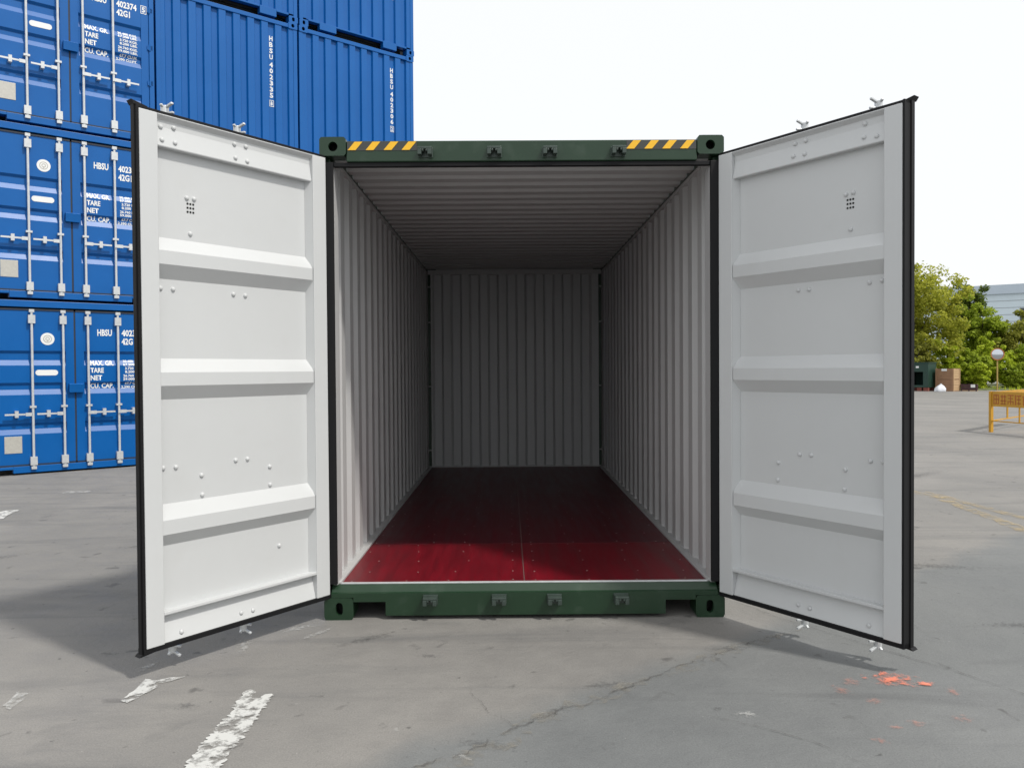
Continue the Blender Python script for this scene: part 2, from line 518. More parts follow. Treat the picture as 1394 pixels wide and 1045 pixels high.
_text_jobs = []
def text_mesh(s, bold=0.035):
    cu = bpy.data.curves.new('txt', 'FONT')
    cu.body = s; cu.offset = bold; cu.resolution_u = 2
    ob = bpy.data.objects.new('txt', cu)
    COL.objects.link(ob)
    bpy.context.view_layer.update()
    dg = bpy.context.evaluated_depsgraph_get()
    me = bpy.data.meshes.new_from_object(ob.evaluated_get(dg))
    bpy.data.objects.remove(ob); bpy.data.curves.remove(cu)
    return me

_tcache = {}
def lettering(s, x0, x1, z0, h, yfn, parent, mat='white', cuts=(), name='lettering'):
    """flat painted characters fitted into x0..x1, z0..z0+h, lying on the surface y = yfn(z)"""
    if s not in _tcache: _tcache[s] = text_mesh(s)
    me = _tcache[s].copy(); me.name = name
    bm = bmesh.new(); bm.from_mesh(me)
    xs = [v.co.x for v in bm.verts]; ys = [v.co.y for v in bm.verts]
    ax, bx, ay, by = min(xs), max(xs), min(ys), max(ys)
    for v in bm.verts:
        v.co = Vector((x0 + (v.co.x - ax) / (bx - ax) * (x1 - x0), 0, z0 + (v.co.y - ay) / (by - ay) * h))
    for zc in cuts:
        if z0 < zc < z0 + h:
            bmesh.ops.bisect_plane(bm, geom=bm.verts[:] + bm.edges[:] + bm.faces[:], plane_co=(0, 0, zc), plane_no=(0, 0, 1))
    for v in bm.verts: v.co.y = yfn(v.co.z) - 0.003
    bm.to_mesh(me); bm.free()
    me.materials.clear(); me.materials.append(MAT[mat])
    return link(name, me, parent)

# ---------------------------------------------------------------- ground
gm = MB(); gm.add([(-300, -60, 0), (300, -60, 0), (300, 500, 0), (-300, 500, 0)], [(0, 1, 2, 3)])
struct(gm.build('ground', 'ground'))

def ribbon(pts, w0, w1, z, name, mat, jit=0.02, step=0.02, seed=1, taper=True):
    rnd = random.Random(seed)
    P = []
    for (a, b) in zip(pts[:-1], pts[1:]):
        a, b = Vector((*a, 0)), Vector((*b, 0)); n = max(2, int((b - a).length / step))
        for i in range(n): P.append(a.lerp(b, i / n))
    P.append(Vector((*pts[-1], 0)))
    mb = MB(); off = 0; vs = []
    for i, p in enumerate(P):
        d = (P[min(i + 1, len(P) - 1)] - P[max(i - 1, 0)]).normalized(); s = Vector((-d.y, d.x, 0))
        off = 0.93 * off + rnd.gauss(0, jit * 0.35)
        t = i / (len(P) - 1)
        k = min(1, 8 * t, 8 * (1 - t)) if taper else 1
        w = rnd.uniform(w0, w1) * max(k, 0.1)
        vs += [p + s * (off + w / 2), p + s * (off - w / 2)]
    mb.add([(v.x, v.y, z) for v in vs], [(2 * i, 2 * i + 1, 2 * i + 3, 2 * i + 2) for i in range(len(P) - 1)])
    return struct(mb.build(name, mat))

crackA = [(-0.9, -2.2), (-0.44, -1.80), (-0.25, -1.66), (-0.01, -1.43), (0.29, -1.22), (0.49, -1.05), (0.79, -0.78), (1.07, -0.57), (1.37, -0.38), (1.6, -0.22)]
ribbon(crackA, 0.06, 0.13, 0.003, 'joint_sand', 'filler', 0.03, 0.03, 3)
ribbon(crackA, 0.004, 0.016, 0.006, 'ground_crack', 'crack', 0.02, 0.015, 5)
ribbon([(1.31, 0.38), (1.51, 0.01), (1.70, -0.29), (1.90, -0.59), (2.10, -0.86), (2.28, -1.18), (2.5, -1.6)], 0.004, 0.010, 0.006, 'ground_crack', 'crack', 0.008, 0.015, 8)
ribbon([(-0.29, -0.97), (-0.25, -1.15), (-0.19, -1.32), (-0.06, -1.47)], 0.002, 0.005, 0.006, 'ground_crack', 'crack', 0.016, 0.012, 9)
ribbon([(0.75, -1.36), (0.87, -1.42), (1.12, -1.61), (1.28, -1.83)], 0.003, 0.010, 0.006, 'ground_crack', 'crack', 0.012, 0.015, 10)

def blot(pts, name, mat, z=0.005, seed=0, sub=6, jit=0.012):
    rnd = random.Random(seed); out = []
    for i in range(len(pts)):
        a, b = Vector(pts[i]), Vector(pts[(i + 1) % len(pts)])
        for k in range(sub):
            p = a.lerp(b, k / sub); out.append((p.x + rnd.uniform(-jit, jit), p.y + rnd.uniform(-jit, jit), z))
    mb = MB(); mb.add(out, [tuple(range(len(out)))])
    return struct(mb.build(name, mat))
ribbon([(-1.315, -1.16), (-1.325, -1.05)], 0.04, 0.07, 0.0052, 'painted_line', 'wpaint', 0.004, 0.012, 71)
ribbon([(-1.235, -1.16), (-1.215, -1.10)], 0.03, 0.05, 0.0052, 'painted_line', 'wpaint', 0.004, 0.012, 72)
ribbon([(-1.275, -1.15), (-1.272, -1.8), (-1.28, -2.6), (-1.29, -3.6)], 0.115, 0.165, 0.005, 'painted_line', 'wpaint', 0.005, 0.010, 1, taper=False)
blot([(-1.895, -0.90), (-1.84, -0.93), (-1.76, -0.89), (-1.70, -0.88), (-1.78, -0.96), (-1.80, -1.06), (-1.845, -1.19), (-1.89, -1.17), (-1.88, -1.05)], 'painted_line', 'wpaint', seed=2, sub=4, jit=0.006)
blot([(-2.43, -1.05), (-2.36, -1.07), (-2.34, -1.26), (-2.40, -1.20)], 'painted_line', 'wpaint2', seed=3, sub=4, jit=0.008)
blot([(-5.62, 3.95), (-5.50, 3.95), (-5.36, 3.42), (-5.55, 3.38), (-5.75, 3.6)], 'painted_line', 'wpaint', seed=4, sub=4, jit=0.02)
blot([(-5.75, 5.30), (-5.45, 5.32), (-5.40, 5.2), (-5.70, 5.16)], 'painted_line', 'wpaint2', seed=5, sub=4, jit=0.02)
def patch(x, y, rx, ry, ang, name, mat, z=0.005):
    b = MB(); N = 20
    b.add([(rx * math.cos(2 * math.pi * i / N), ry * math.sin(2 * math.pi * i / N), 0) for i in range(N)], [tuple(range(N))])
    o = struct(b.build(name, mat)); o.location = (x, y, z); o.rotation_euler = (0, 0, ang)
    return o
patch(1.765, -0.985, 0.15, 0.11, -0.25, 'sprayed_mark', 'spray')
for i, (x, y, rx, ry, m_) in enumerate([(1.89, -1.05, .06, .04, 'spray'), (1.56, -1.24, .05, .04, 'spray2'), (1.97, -1.14, .05, .035, 'spray2'), (1.63, -1.47, .05, .04, 'spray2'), (1.53, -1.50, .045, .03, 'spray2'), (1.85, -1.43, .06, .04, 'spray2'), (1.55, -1.02, .06, .05, 'spray2'), (1.46, -1.12, .07, .05, 'spray2'), (1.40, -1.62, .05, .03, 'spray2')]):
    patch(x, y, rx, ry, i * 0.7, 'sprayed_mark', m_, 0.0055)
# white scuffs near the container corner and along the yard
for i, (x, y, rx, ry) in enumerate([(-1.33, -0.15, .14, .05), (-1.20, -0.25, .16, .03), (-1.95, -0.75, .10, .04), (-1.56, -0.45, .16, .04), (-0.57, -1.49, .03, .02), (-0.28, -1.72, .05, .02), (0.95, -1.36, .07, .04)]):
    patch(x, y, rx, ry, 0.6 + i * 0.4, 'scuff_mark', 'scuff', 0.0045)
# oil and tyre stains
for i, (x, y, rx, ry) in enumerate([(0.36, -1.02, .16, .05), (0.10, -1.32, .15, .04), (1.08, -0.55, .16, .05), (-0.20, -1.62, .18, .05), (0.83, -1.30, .035, .025), (-1.02, -1.33, .04, .02), (-1.56, -1.22, .07, .05), (-2.25, -0.55, .10, .03), (-2.4, 0.05, .06, .03), (-2.05, -0.52, .08, .03), (-0.52, -0.62, .10, .03), (-3.2, 2.1, .45, .08), (-4.4, 1.6, .6, .10), (-3.6, 3.4, .3, .06), (3.1, 1.2, .5, .12), (3.6, 3.2, .7, .15), (5.6, 6.2, 1.0, .2), (2.9, -0.2, .35, .08), (4.2, 8.5, 1.3, .25), (-0.9, -0.35, .3, .06)]):
    patch(x, y, rx, ry, 0.25 + 0.5 * math.sin(i * 1.7), 'ground_stain', 'stain', 0.0025 + 0.00005 * i)
ribbon([(4.78, 5.6), (4.84, 4.62), (4.85, 3.94), (4.66, 2.46), (4.5, 0.6)], 0.10, 0.18, 0.005, 'painted_line', 'ypaint', 0.01, 0.05, 30)
ribbon([(4.95, 4.9), (4.99, 4.19), (5.03, 3.06), (4.95, 1.5)], 0.09, 0.15, 0.005, 'painted_line', 'ypaint', 0.01, 0.05, 31)

# ---------------------------------------------------------------- green container
G = empty('shipping_container', (0, 0, 0))
tag(G, 'open dark green shipping container with white doors swung wide and red plywood floor', 'container')
W, H, LEN = 1.219, 2.92, 6.058
for s in (-1, 1):
    casting_mesh(s * W, s * 1.059, 2.807, H, 0.165, 'round', None, hr=(0.028, 0.029), hc=(s * 1.137, 2.862)).build('corner_casting', ['green', 'hole'], G, smooth=False)
    casting_mesh(s * W, s * 1.043, 0.0, 0.135, 0.165, 'oval', None, hr=(0.022, 0.038), hc=(s * 1.128, 0.068)).build('corner_casting', ['green', 'hole'], G)
    b = MB(); b.box(s * W, s * 1.059, LEN - 0.165, LEN, 2.807, H); b.build('corner_casting', 'green', G, bevel=0.012)
    b = MB(); b.box(s * W, s * 1.043, LEN - 0.165, LEN, 0.0, 0.12); b.build('corner_casting', 'green', G, bevel=0.012)
    # corner post: dark outer channel, pale inner return
    b = MB()
    b.box(s * 1.217, s * 1.168, 0.062, 0.16, 0.136, 2.806, 0)
    b.box(s * 1.167, s * 1.140, 0.030, 0.15, 0.207, 2.7435, 1)
    b.build('corner_post', ['green', 'inside'], G, bevel=0.003)
    b = MB(); b.box(s * 1.192, s * 1.139, 0.006, 0.029, 0.215, 2.770)
    b.build('door_seal', 'rubber', G, bevel=0.004)
    b = MB(); b.box(s * 1.217, s * 1.13, LEN - 0.16, LEN - 0.01, 0.12, 2.806); b.build('corner_post', 'green', G, bevel=0.004)
    # rails
    b = MB(); b.box(s * 1.217, s * 1.172, 0.165, LEN - 0.165, 2.835, 2.905); b.box(s * 1.2165, s * 1.160, 0.112, LEN - 0.10, 2.812, 2.8345, 1); b.build('top_rail', ['green', 'inside'], G, bevel=0.002)
    b = MB()
    b.box(s * 1.217, s * 1.174, 0.165, LEN - 0.165, 0.03, 0.175, 0)
    b.box(s * 1.210, s * 1.126, 0.062, LEN - 0.12, 0.176, 0.219, 1)
    b.build('bottom_rail', ['green', 'inside'], G, bevel=0.003)
    # corrugated side: ridges stand inwards
    prof = []; y = 0.151; p = 0.278
    prof.append((y, 1.168)); y += 0.03
    while y < LEN - 0.45:
        prof += [(y, 1.168), (y + 0.03, 1.204), (y + 0.03 + 0.105, 1.204), (y + 0.165, 1.168)]
        y += p
    prof.append((LEN - 0.13, 1.168))
    MB().sheet(prof, 0.004, 0.22, 2.834, lambda a, d, h, s=s: (s * d, a, h)).build('side_wall', ['inside', 'green'], G)
# header above the doors
hd = MB()
hd.box(-1.058, 1.058, 0.006, 0.110, 2.771, 2.896)
header = hd.build('door_header', 'green', G, bevel=0.006)
b = MB(); b.box(-1.139, 1.139, 0.016, 0.050, 2.744, 2.7705); b.build('door_seal', 'rubber', header, bevel=0.004)
b = MB(); b.box(-1.15, 1.15, 0.111, 0.18, 2.80, 2.90); b.build('roof_edge', ['inside'], header)
for s in (-1, 1):
    b = MB(); x0, x1 = (s * 1.052, s * 0.632)
    b.box(x0, x1, 0.0035, 0.0075, 2.838, 2.892); b.build('hazard_panel', 'black', header)
    for k in range(4):
        c = -1.048 + 0.108 * k if s < 0 else 0.63 + 0.108 * k
        b = MB()
        b.prism([(c, 2.840), (c + 0.047, 2.840), (c + 0.089, 2.890), (c + 0.042, 2.890)], lambda a, z, h: (a, h, z), 0.0008, 0.0034)
        b.build('hazard_stripe', 'yellow', header)

def keeper(top):
    b = MB()
    b.box(-0.045, 0.045, -0.008, 0.0, -0.030, 0.030)
    b.box(-0.042, 0.042, -0.062, -0.008, 0.010, 0.024)
    for s in (-1, 1):
        b.box(s * 0.042, s * 0.018, -0.066, -0.008, -0.024, 0.0098)
        b.box(s * 0.0178, s * 0.006, -0.062, -0.034, -0.004, 0.0098)
    return b.mesh('cam_keeper', ['keeper'])
kp = keeper(True)
for x in (-0.581, -0.166, 0.168, 0.580):
    o = link('cam_keeper', kp, header, 0.003); o.location = (x, 0.0065, 2.822)

# sill
sl = MB()
sl.prism([(0.0, 0.1365), (0.0, 0.163), (0.012, 0.168), (0.046, 0.206), (0.061, 0.206), (0.061, 0.1365)], lambda a, z, x: (x, a, z), -1.175, 1.175)
sl.box(-1.042, 1.042, 0.0, 0.16, 0.110, 0.1365)
sl.box(-1.042, 1.042, 0.061, 0.16, 0.1365, 0.176)
sl.box(-0.846, 0.858, 0.0, 0.16, 0.026, 0.110)
sill = sl.build('door_sill', 'green', G)
for x in (-0.573, -0.156, 0.180, 0.585):
    o = link('cam_keeper', kp, sill, 0.003); o.location = (x, 0.0, 0.123)
b = MB(); b.box(-1.125, 1.125, 0.047, 0.066, 0.2065, 0.2155); b.build('threshold_strip', 'galv', sill, bevel=0.002)
# steel pocket behind each notch, side runners and cross members underneath
for k in range(9):
    b = MB(); yy = 0.55 + k * 0.62
    b.box(-1.172, 1.172, yy, yy + 0.045, 0.05, 0.172); b.build('cross_member', 'green', G)
# floor boards
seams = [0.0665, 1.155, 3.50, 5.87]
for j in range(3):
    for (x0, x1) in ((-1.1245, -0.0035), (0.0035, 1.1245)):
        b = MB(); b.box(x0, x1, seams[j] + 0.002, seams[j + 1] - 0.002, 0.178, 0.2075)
        b.build('floor_board', 'floor' if j == 0 else 'floor_rear', G, bevel=0.002)
b = MB(); b.box(-0.003, 0.003, 0.068, 5.86, 0.18, 0.2078); b.build('floor_joint', 'joint', G)
sc = MB(); rnd = random.Random(4)
for yy in [0.12, 0.33, 0.62, 0.90, 1.115, 1.20, 1.5, 1.82, 2.12, 2.42, 2.75, 3.05, 3.4, 3.7, 4.1, 4.6, 5.2]:
    for x in (-1.04, -0.72, -0.42, -0.07, 0.07, 0.40, 0.74, 1.04):
        xx = x + rnd.uniform(-0.06, 0.06) * (abs(x) > 0.1); y2 = yy + rnd.uniform(-0.012, 0.012)
        sc.cyl((xx, y2, 0.2070), (xx, y2, 0.2088), 0.0056, n=8)
so_ = sc.build('floor_screws', 'screw', G); so_['kind'] = 'stuff'
# roof
prof = []; y = 0.181
while y < LEN - 0.3:
    prof += [(y, 2.858), (y + 0.085, 2.858), (y + 0.105, 2.878), (y + 0.19, 2.878)]
    y += 0.209
prof.append((LEN - 0.06, 2.858))
MB().sheet(prof, 0.004, -1.171, 1.171, lambda a, d, h: (h, a, d)).build('roof', ['inside', 'green'], G)
# closed far end
prof = [(-1.16, 5.90)]; x = -1.115
while x < 1.05:
    prof += [(x, 5.90), (x + 0.030, 5.950), (x + 0.125, 5.950), (x + 0.155, 5.90)]
    x += 0.25
prof.append((1.16, 5.90))
MB().sheet(prof, 0.004, 0.22, 2.80, lambda a, d, h: (a, d, h)).build('end_wall', ['door', 'green'], G)
b = MB(); b.box(-1.165, 1.165, 5.878, 5.95, 2.80, 2.857); b.build('end_rail', 'inside', G)
b = MB(); b.box(-1.165, 1.165, 5.885, 5.95, 0.10, 0.222); b.build('end_rail', 'inside', G)
# lashing loops beside the far end
for s in (-1, 1):
    for z in (0.45, 1.30, 2.15, 2.62):
        b = MB(); b.bar((s * 1.155, 5.70, z), (s * 1.125, 5.76, z), 0.012, 0.012); b.bar((s * 1.125, 5.76, z), (s * 1.165, 5.82, z), 0.012, 0.012)
        b.build('lashing_ring', 'inside', G)

# doors ----------------------------------------------------------
def bolt_mesh():
    b = MB(); N = 10
    rings = [(0.0125, 0.0), (0.0122, 0.004), (0.0095, 0.0085), (0.005, 0.0108)]
    vs = [(r * math.cos(2 * math.pi * i / N), y, r * math.sin(2 * math.pi * i / N)) for r, y in rings for i in range(N)]
    fs = [(k * N + i, k * N + (i + 1) % N, (k + 1) * N + (i + 1) % N, (k + 1) * N + i) for k in range(3) for i in range(N)] + [tuple(range(3 * N, 4 * N))]
    b.add(vs, fs); return b.mesh('bolt', ['door'])
BOLT = bolt_mesh()
RIDGES = [(2.190, 2.120, 2.052, 1.982), (1.582, 1.512, 1.445, 1.375), (0.848, 0.772, 0.700, 0.638)]
def make_door(side, bolts, rods, vent):
    a = 0.6387 if side < 0 else 0.5993
    wd = 1.159 if side < 0 else 1.142
    u = Vector((side * math.sin(a), -math.cos(a), 0))
    sg = 1 if side > 0 else -1                         # local y = outward * sg
    rot = math.atan2(u.y, u.x)
    F = lambda uu, n, z: (uu, n * sg, z)
    Z0, Z1 = 0.156, 2.794
    U0, U1 = 0.103, wd - 0.094                          # clear panel between the stiles
    D = 0.050                                           # panel lies this far behind the stiles
    # pressed panel with three ridges
    prof = [(0.20, D)]
    for r in reversed(RIDGES): prof += [(r[3], D), (r[2], 0.004), (r[1], 0.004), (r[0], D)]
    prof.append((2.74, D))
    mb = MB(); mb.sheet(prof, 0.004, U0 + 0.006, U1, lambda z, n, h: F(h, n, z), 0, 1)
    d = mb.build('door', ['door', 'green'], G)
    d.location = (-1.178 if side < 0 else 1.182, 0, 0); d.rotation_euler = (0, 0, rot)
    # stiles
    b = MB(); b.box(0.004, U0, 0, sg * 0.056, Z0, Z1); b.build('stile', ['door'], d, bevel=0.004)
    b = MB(); b.box(U1, wd, 0, sg * 0.056, Z0, Z1); b.build('stile', ['door'], d, bevel=0.004)
    # sloping closing plate beside the hinge stile
    b = MB(); b.prism([(U0 - 0.001, 0.004), (U0 + 0.022, D - 0.001), (U0 - 0.001, D - 0.001)], lambda uu, n, z: F(uu, n, z), 0.315, 2.635); b.build('edge_strip', 'door', d)
    # top rail: channel with a lip along the top
    b = MB(); b.prism([(2.634, 0.012), (2.640, 0.010), (2.735, 0.026), (2.768, 0.024), (2.788, 0.001), (Z1 - 0.001, 0.001), (Z1 - 0.001, 0.055), (2.634, 0.055)], lambda z, n, h: F(h, n, z), U0 + 0.0005, U1 - 0.0005)
    b.build('top_rail', 'door', d, bevel=0.002)
    # bottom rail: ledge and recessed web
    b = MB(); b.prism([(0.315, 0.002), (0.315, 0.055), (Z0 + 0.001, 0.055), (Z0 + 0.001, 0.014), (0.275, 0.044), (0.299, 0.046), (0.300, 0.002)], lambda z, n, h: F(h, n, z), U0 + 0.0005, U1 - 0.0005)
    b.build('bottom_rail', 'door', d, bevel=0.0015)
    # rubber gasket round the leaf
    g = MB()
    g.box(-0.004, wd + 0.012, sg * 0.010, sg * 0.060, Z1 + 0.0005, Z1 + 0.016)
    g.box(-0.004, wd + 0.012, sg * 0.004, sg * 0.060, Z0 - 0.024, Z0 - 0.0005)
    ND = 0.040 if side < 0 else 0.076
    g.box(wd + 0.0005, wd + 0.012, sg * 0.002, sg * ND, Z0 - 0.024, Z1 + 0.016)
    g.box(wd + 0.0115, wd + 0.018, sg * (ND - 0.022), sg * (ND + 0.006), Z0 - 0.026, Z1 + 0.020)
    g.box(-0.012, 0.0035, sg * 0.012, sg * 0.050, Z0 - 0.010, Z1 + 0.004)
    # flared lip ends at the free corners
    for z, dz in ((Z1 + 0.016, 0.022), (Z0 - 0.024, -0.014)):
        pts = [(wd - 0.05, ND - 0.03), (wd + 0.018, ND - 0.025), (wd + 0.016, ND + 0.022), (wd - 0.01, ND + 0.008)]
        vs = [F(uu, n, z) for uu, n in pts] + [F(uu + 0.012 * (i in (1, 2)), n * (1.05 if i in (1, 2) else 1), z + dz * (1.0 if i in (1, 2) else 0.15)) for i, (uu, n) in enumerate(pts)]
        g.add(vs, [(0, 1, 2, 3), (7, 6, 5, 4), (0, 4, 5, 1), (1, 5, 6, 2), (2, 6, 7, 3), (3, 7, 4, 0)])
    g.build('gasket', 'rubber', d, bevel=0.003)
    # outer skin
    b = MB(); b.box(0.0, wd, sg * 0.0565, sg * 0.062, Z0, Z1); b.build('outer_skin', 'green', d)
    for z in (0.45, 1.05, 1.75, 2.45):
        b = MB(); b.cyl(F(-0.004, 0.075, z - 0.06), F(-0.004, 0.075, z + 0.06), 0.017, n=10); b.box(-0.004, 0.14, sg * 0.0625, sg * 0.078, z - 0.05, z + 0.05)
        b.build('hinge', 'green', d)
    # locking rods on the outer face, forked cams reach past the leaf
    for r in rods:
        b = MB(); n0 = 0.100
        b.cyl(F(r, n0, Z0 - 0.05), F(r, n0, Z1 + 0.045), 0.017, n=12)
        for e, z in ((1, Z1 + 0.052), (-1, Z0 - 0.066)):
            b.cyl(F(r, n0, z - 0.024), F(r, n0, z + 0.024), 0.020, n=12)
            b.bar(F(r, n0, z + e * 0.012), F(r - 0.008, n0 - 0.058, z + e * 0.030), 0.015, 0.012)
            b.bar(F(r, n0, z - e * 0.012), F(r - 0.022, n0 - 0.045, z - e * 0.012), 0.015, 0.011)
            b.bar(F(r, n0, z + e * 0.006), F(r + 0.028, n0 - 0.010, z + e * 0.026), 0.014, 0.011)
        for z in (0.35, 1.1, 1.9, 2.6):
            b.box(r - 0.045, r + 0.045, sg * 0.0625, sg * 0.090, z - 0.03, z + 0.03)
        b.build('locking_rod', 'galv', d, bevel=0.003)
    def surf(z):
        if z > 2.634: return 0.010 + (min(z, 2.735) - 2.640) / 0.095 * 0.016 if z < 2.735 else 0.025
        if z < 0.285: return 0.014 + (z - Z0) / 0.118 * 0.030
        return D
    for (uu, z) in bolts:
        o = link('bolt', BOLT, d, smooth=True); o.location = F(uu, surf(z) + 0.0005, z)
        o.rotation_euler = (0, 0, math.pi if sg > 0 else 0)
    v = MB()
    for i in range(3):
        for k in range(3):
            uu, z = vent[0] + (i - 1) * 0.016, vent[1] + (k - 1) * 0.021
            v.cyl(F(uu, D - 0.0018, z), F(uu, D + 0.001, z), 0.0058, n=8)
    v.build('vent_holes', 'hole', d)['kind'] = 'stuff'
    return d
LB = [(.966, 2.745), (.966, 2.668), (1.036, 2.735), (1.036, 2.668), (.615, 2.743), (.544, 2.745), (.617, 2.666), (.544, 2.662), (.884, 2.41), (.843, 2.411), (.867, 2.228), (1.035, 1.935), (.967, 1.934), (.616, 1.934), (.541, 1.932), (1.034, 1.03), (.965, 1.028), (.615, 1.03), (.54, 1.03), (.821, .971), (.819, .868), (.394, .973), (.393, .87), (.336, .512), (.611, .196), (.537, .192), (.964, .188)]
RB = [(.935, 2.749), (.935, 2.679), (1.004, 2.668), (.523, 2.745), (.59, 2.747), (.518, 2.675), (.59, 2.672), (.813, 2.416), (.855, 2.419), (.84, 2.232), (.525, 1.943), (.593, 1.941), (.945, 1.946), (1.012, 1.95), (.534, 1.034), (.606, 1.036), (.393, .976), (.39, .876), (.811, .976), (.806, .872), (.952, 1.035), (1.018, 1.037), (.542, .202), (.615, .2), (.959, .196)]
make_door(-1, LB, (0.968, 0.545), (0.864, 2.361))
make_door(1, RB, (0.962, 0.530), (0.838, 2.365))

# ---------------------------------------------------------------- blue containers
BA = 0.67318
BX, BY = -5.7897, 8.2357
CW, CH, CL, GAP, PITCH = 2.438, 2.611, 12.19, 0.032, 2.6105
def bpos(s): return (BX + math.cos(BA) * s, BY + math.sin(BA) * s)

def blue_shell(root, notch):
    """castings, posts, sides, roof shared by both ends; notch = lower beam of the end that is seen"""
    for s in (0, 1):
        x0, x1 = (0, 0.17) if s == 0 else (CW - 0.17, CW)
        cxm = (x0 + x1) / 2
        casting_mesh(x0, x1, CH - 0.118, CH, 0.16, 'round', None, hr=(0.030, 0.034), hc=(cxm, CH - 0.058)).build('corner_casting', ['blue', 'hole'], root)
        casting_mesh(x0, x1, 0, 0.118, 0.16, 'oval', None, hr=(0.026, 0.036), hc=(cxm, 0.06)).build('corner_casting', ['blue', 'hole'], root)
        for z0, z1 in ((0, 0.118), (CH - 0.118, CH)):
            b = MB(); b.box(x0, x1, CL - 0.16, CL, z0, z1); b.build('corner_casting', 'blue', root)
        p0, p1 = (0.002, 0.075) if s == 0 else (CW - 0.075, CW - 0.002)
        b = MB(); b.box(p0, p1, 0.012, 0.15, 0.1185, CH - 0.1185); b.build('corner_post', 'blue', root, bevel=0.004)
        xi = 0.006 if s == 0 else CW - 0.006
        sgn = 1 if s == 0 else -1
        prof = [(0.151, 0.0)]; y = 0.35
        while y < CL - 0.5:
            prof += [(y, 0.0), (y + 0.07, 0.036), (y + 0.14, 0.036), (y + 0.21, 0.0)]; y += 0.278
        prof.append((CL - 0.1, 0.0))
        MB().sheet(prof, 0.003, 0.10, CH - 0.06, lambda a, d, h: (xi + sgn * d, a, h), 0, 0).build('side_wall', ['blue'], root)
    b = MB(); b.box(0.01, CW - 0.01, 0.165, CL - 0.01, CH - 0.058, CH - 0.03); b.build('roof', 'blue', root)
    b = MB(); b.box(0.03, CW - 0.03, 0.22, CL - 0.02, 0.13, 0.165); b.build('underside', 'black', root)
    b = MB(); b.box(0.02, CW - 0.02, CL - 0.05, CL - 0.012, 0.12, CH - 0.06); b.build('end_wall', 'blue', root)

GROOVE = [(1.850, 1.812, 1.708, 1.630), (1.372, 1.334, 1.268, 1.190), (0.772, 0.734, 0.676, 0.600)]
DY, GD = 0.034, 0.034                                    # door face behind the frame, groove depth
def groove_y(z):
    for g in GROOVE:
        if g[3] < z < g[0]:
            if z > g[1]: return DY + GD * (g[0] - z) / (g[0] - g[1])
            if z < g[2]: return DY + GD * (z - g[3]) / (g[2] - g[3])
            return DY + GD
    return DY
CUTS = [z for g in GROOVE for z in g]

def rod_mesh(hdir):
    b = MB(); yr = -0.014
    b.cyl((0, yr, 0.085), (0, yr, 2.455), 0.0175, n=10)
    for z in (0.20, 2.32):                               # bearing brackets
        b.box(-0.045, 0.045, yr - 0.024, DY - 0.001, z - 0.062, z + 0.062)
    for z in (0.10, 2.445):                              # cams
        b.box(-0.034, 0.034, yr - 0.022, yr + 0.022, z - 0.022, z + 0.022)
    b.box(-0.042, 0.042, yr - 0.022, DY - 0.001, 0.995, 1.025)
    # handle with hub and catch
    b.box(-0.02, 0.10 * hdir, yr - 0.04, yr - 0.016, 0.875, 0.925)
    b.bar((0.08 * hdir, yr - 0.028, 0.902), (0.365 * hdir, yr - 0.028, 0.902), 0.014, 0.026)
    b.box((0.19) * hdir, (0.235) * hdir, yr - 0.036, DY - 0.001, 0.855, 0.955)
    return b.mesh('locking_rod', ['galv'])
RODL, RODR = rod_mesh(-1), rod_mesh(1)

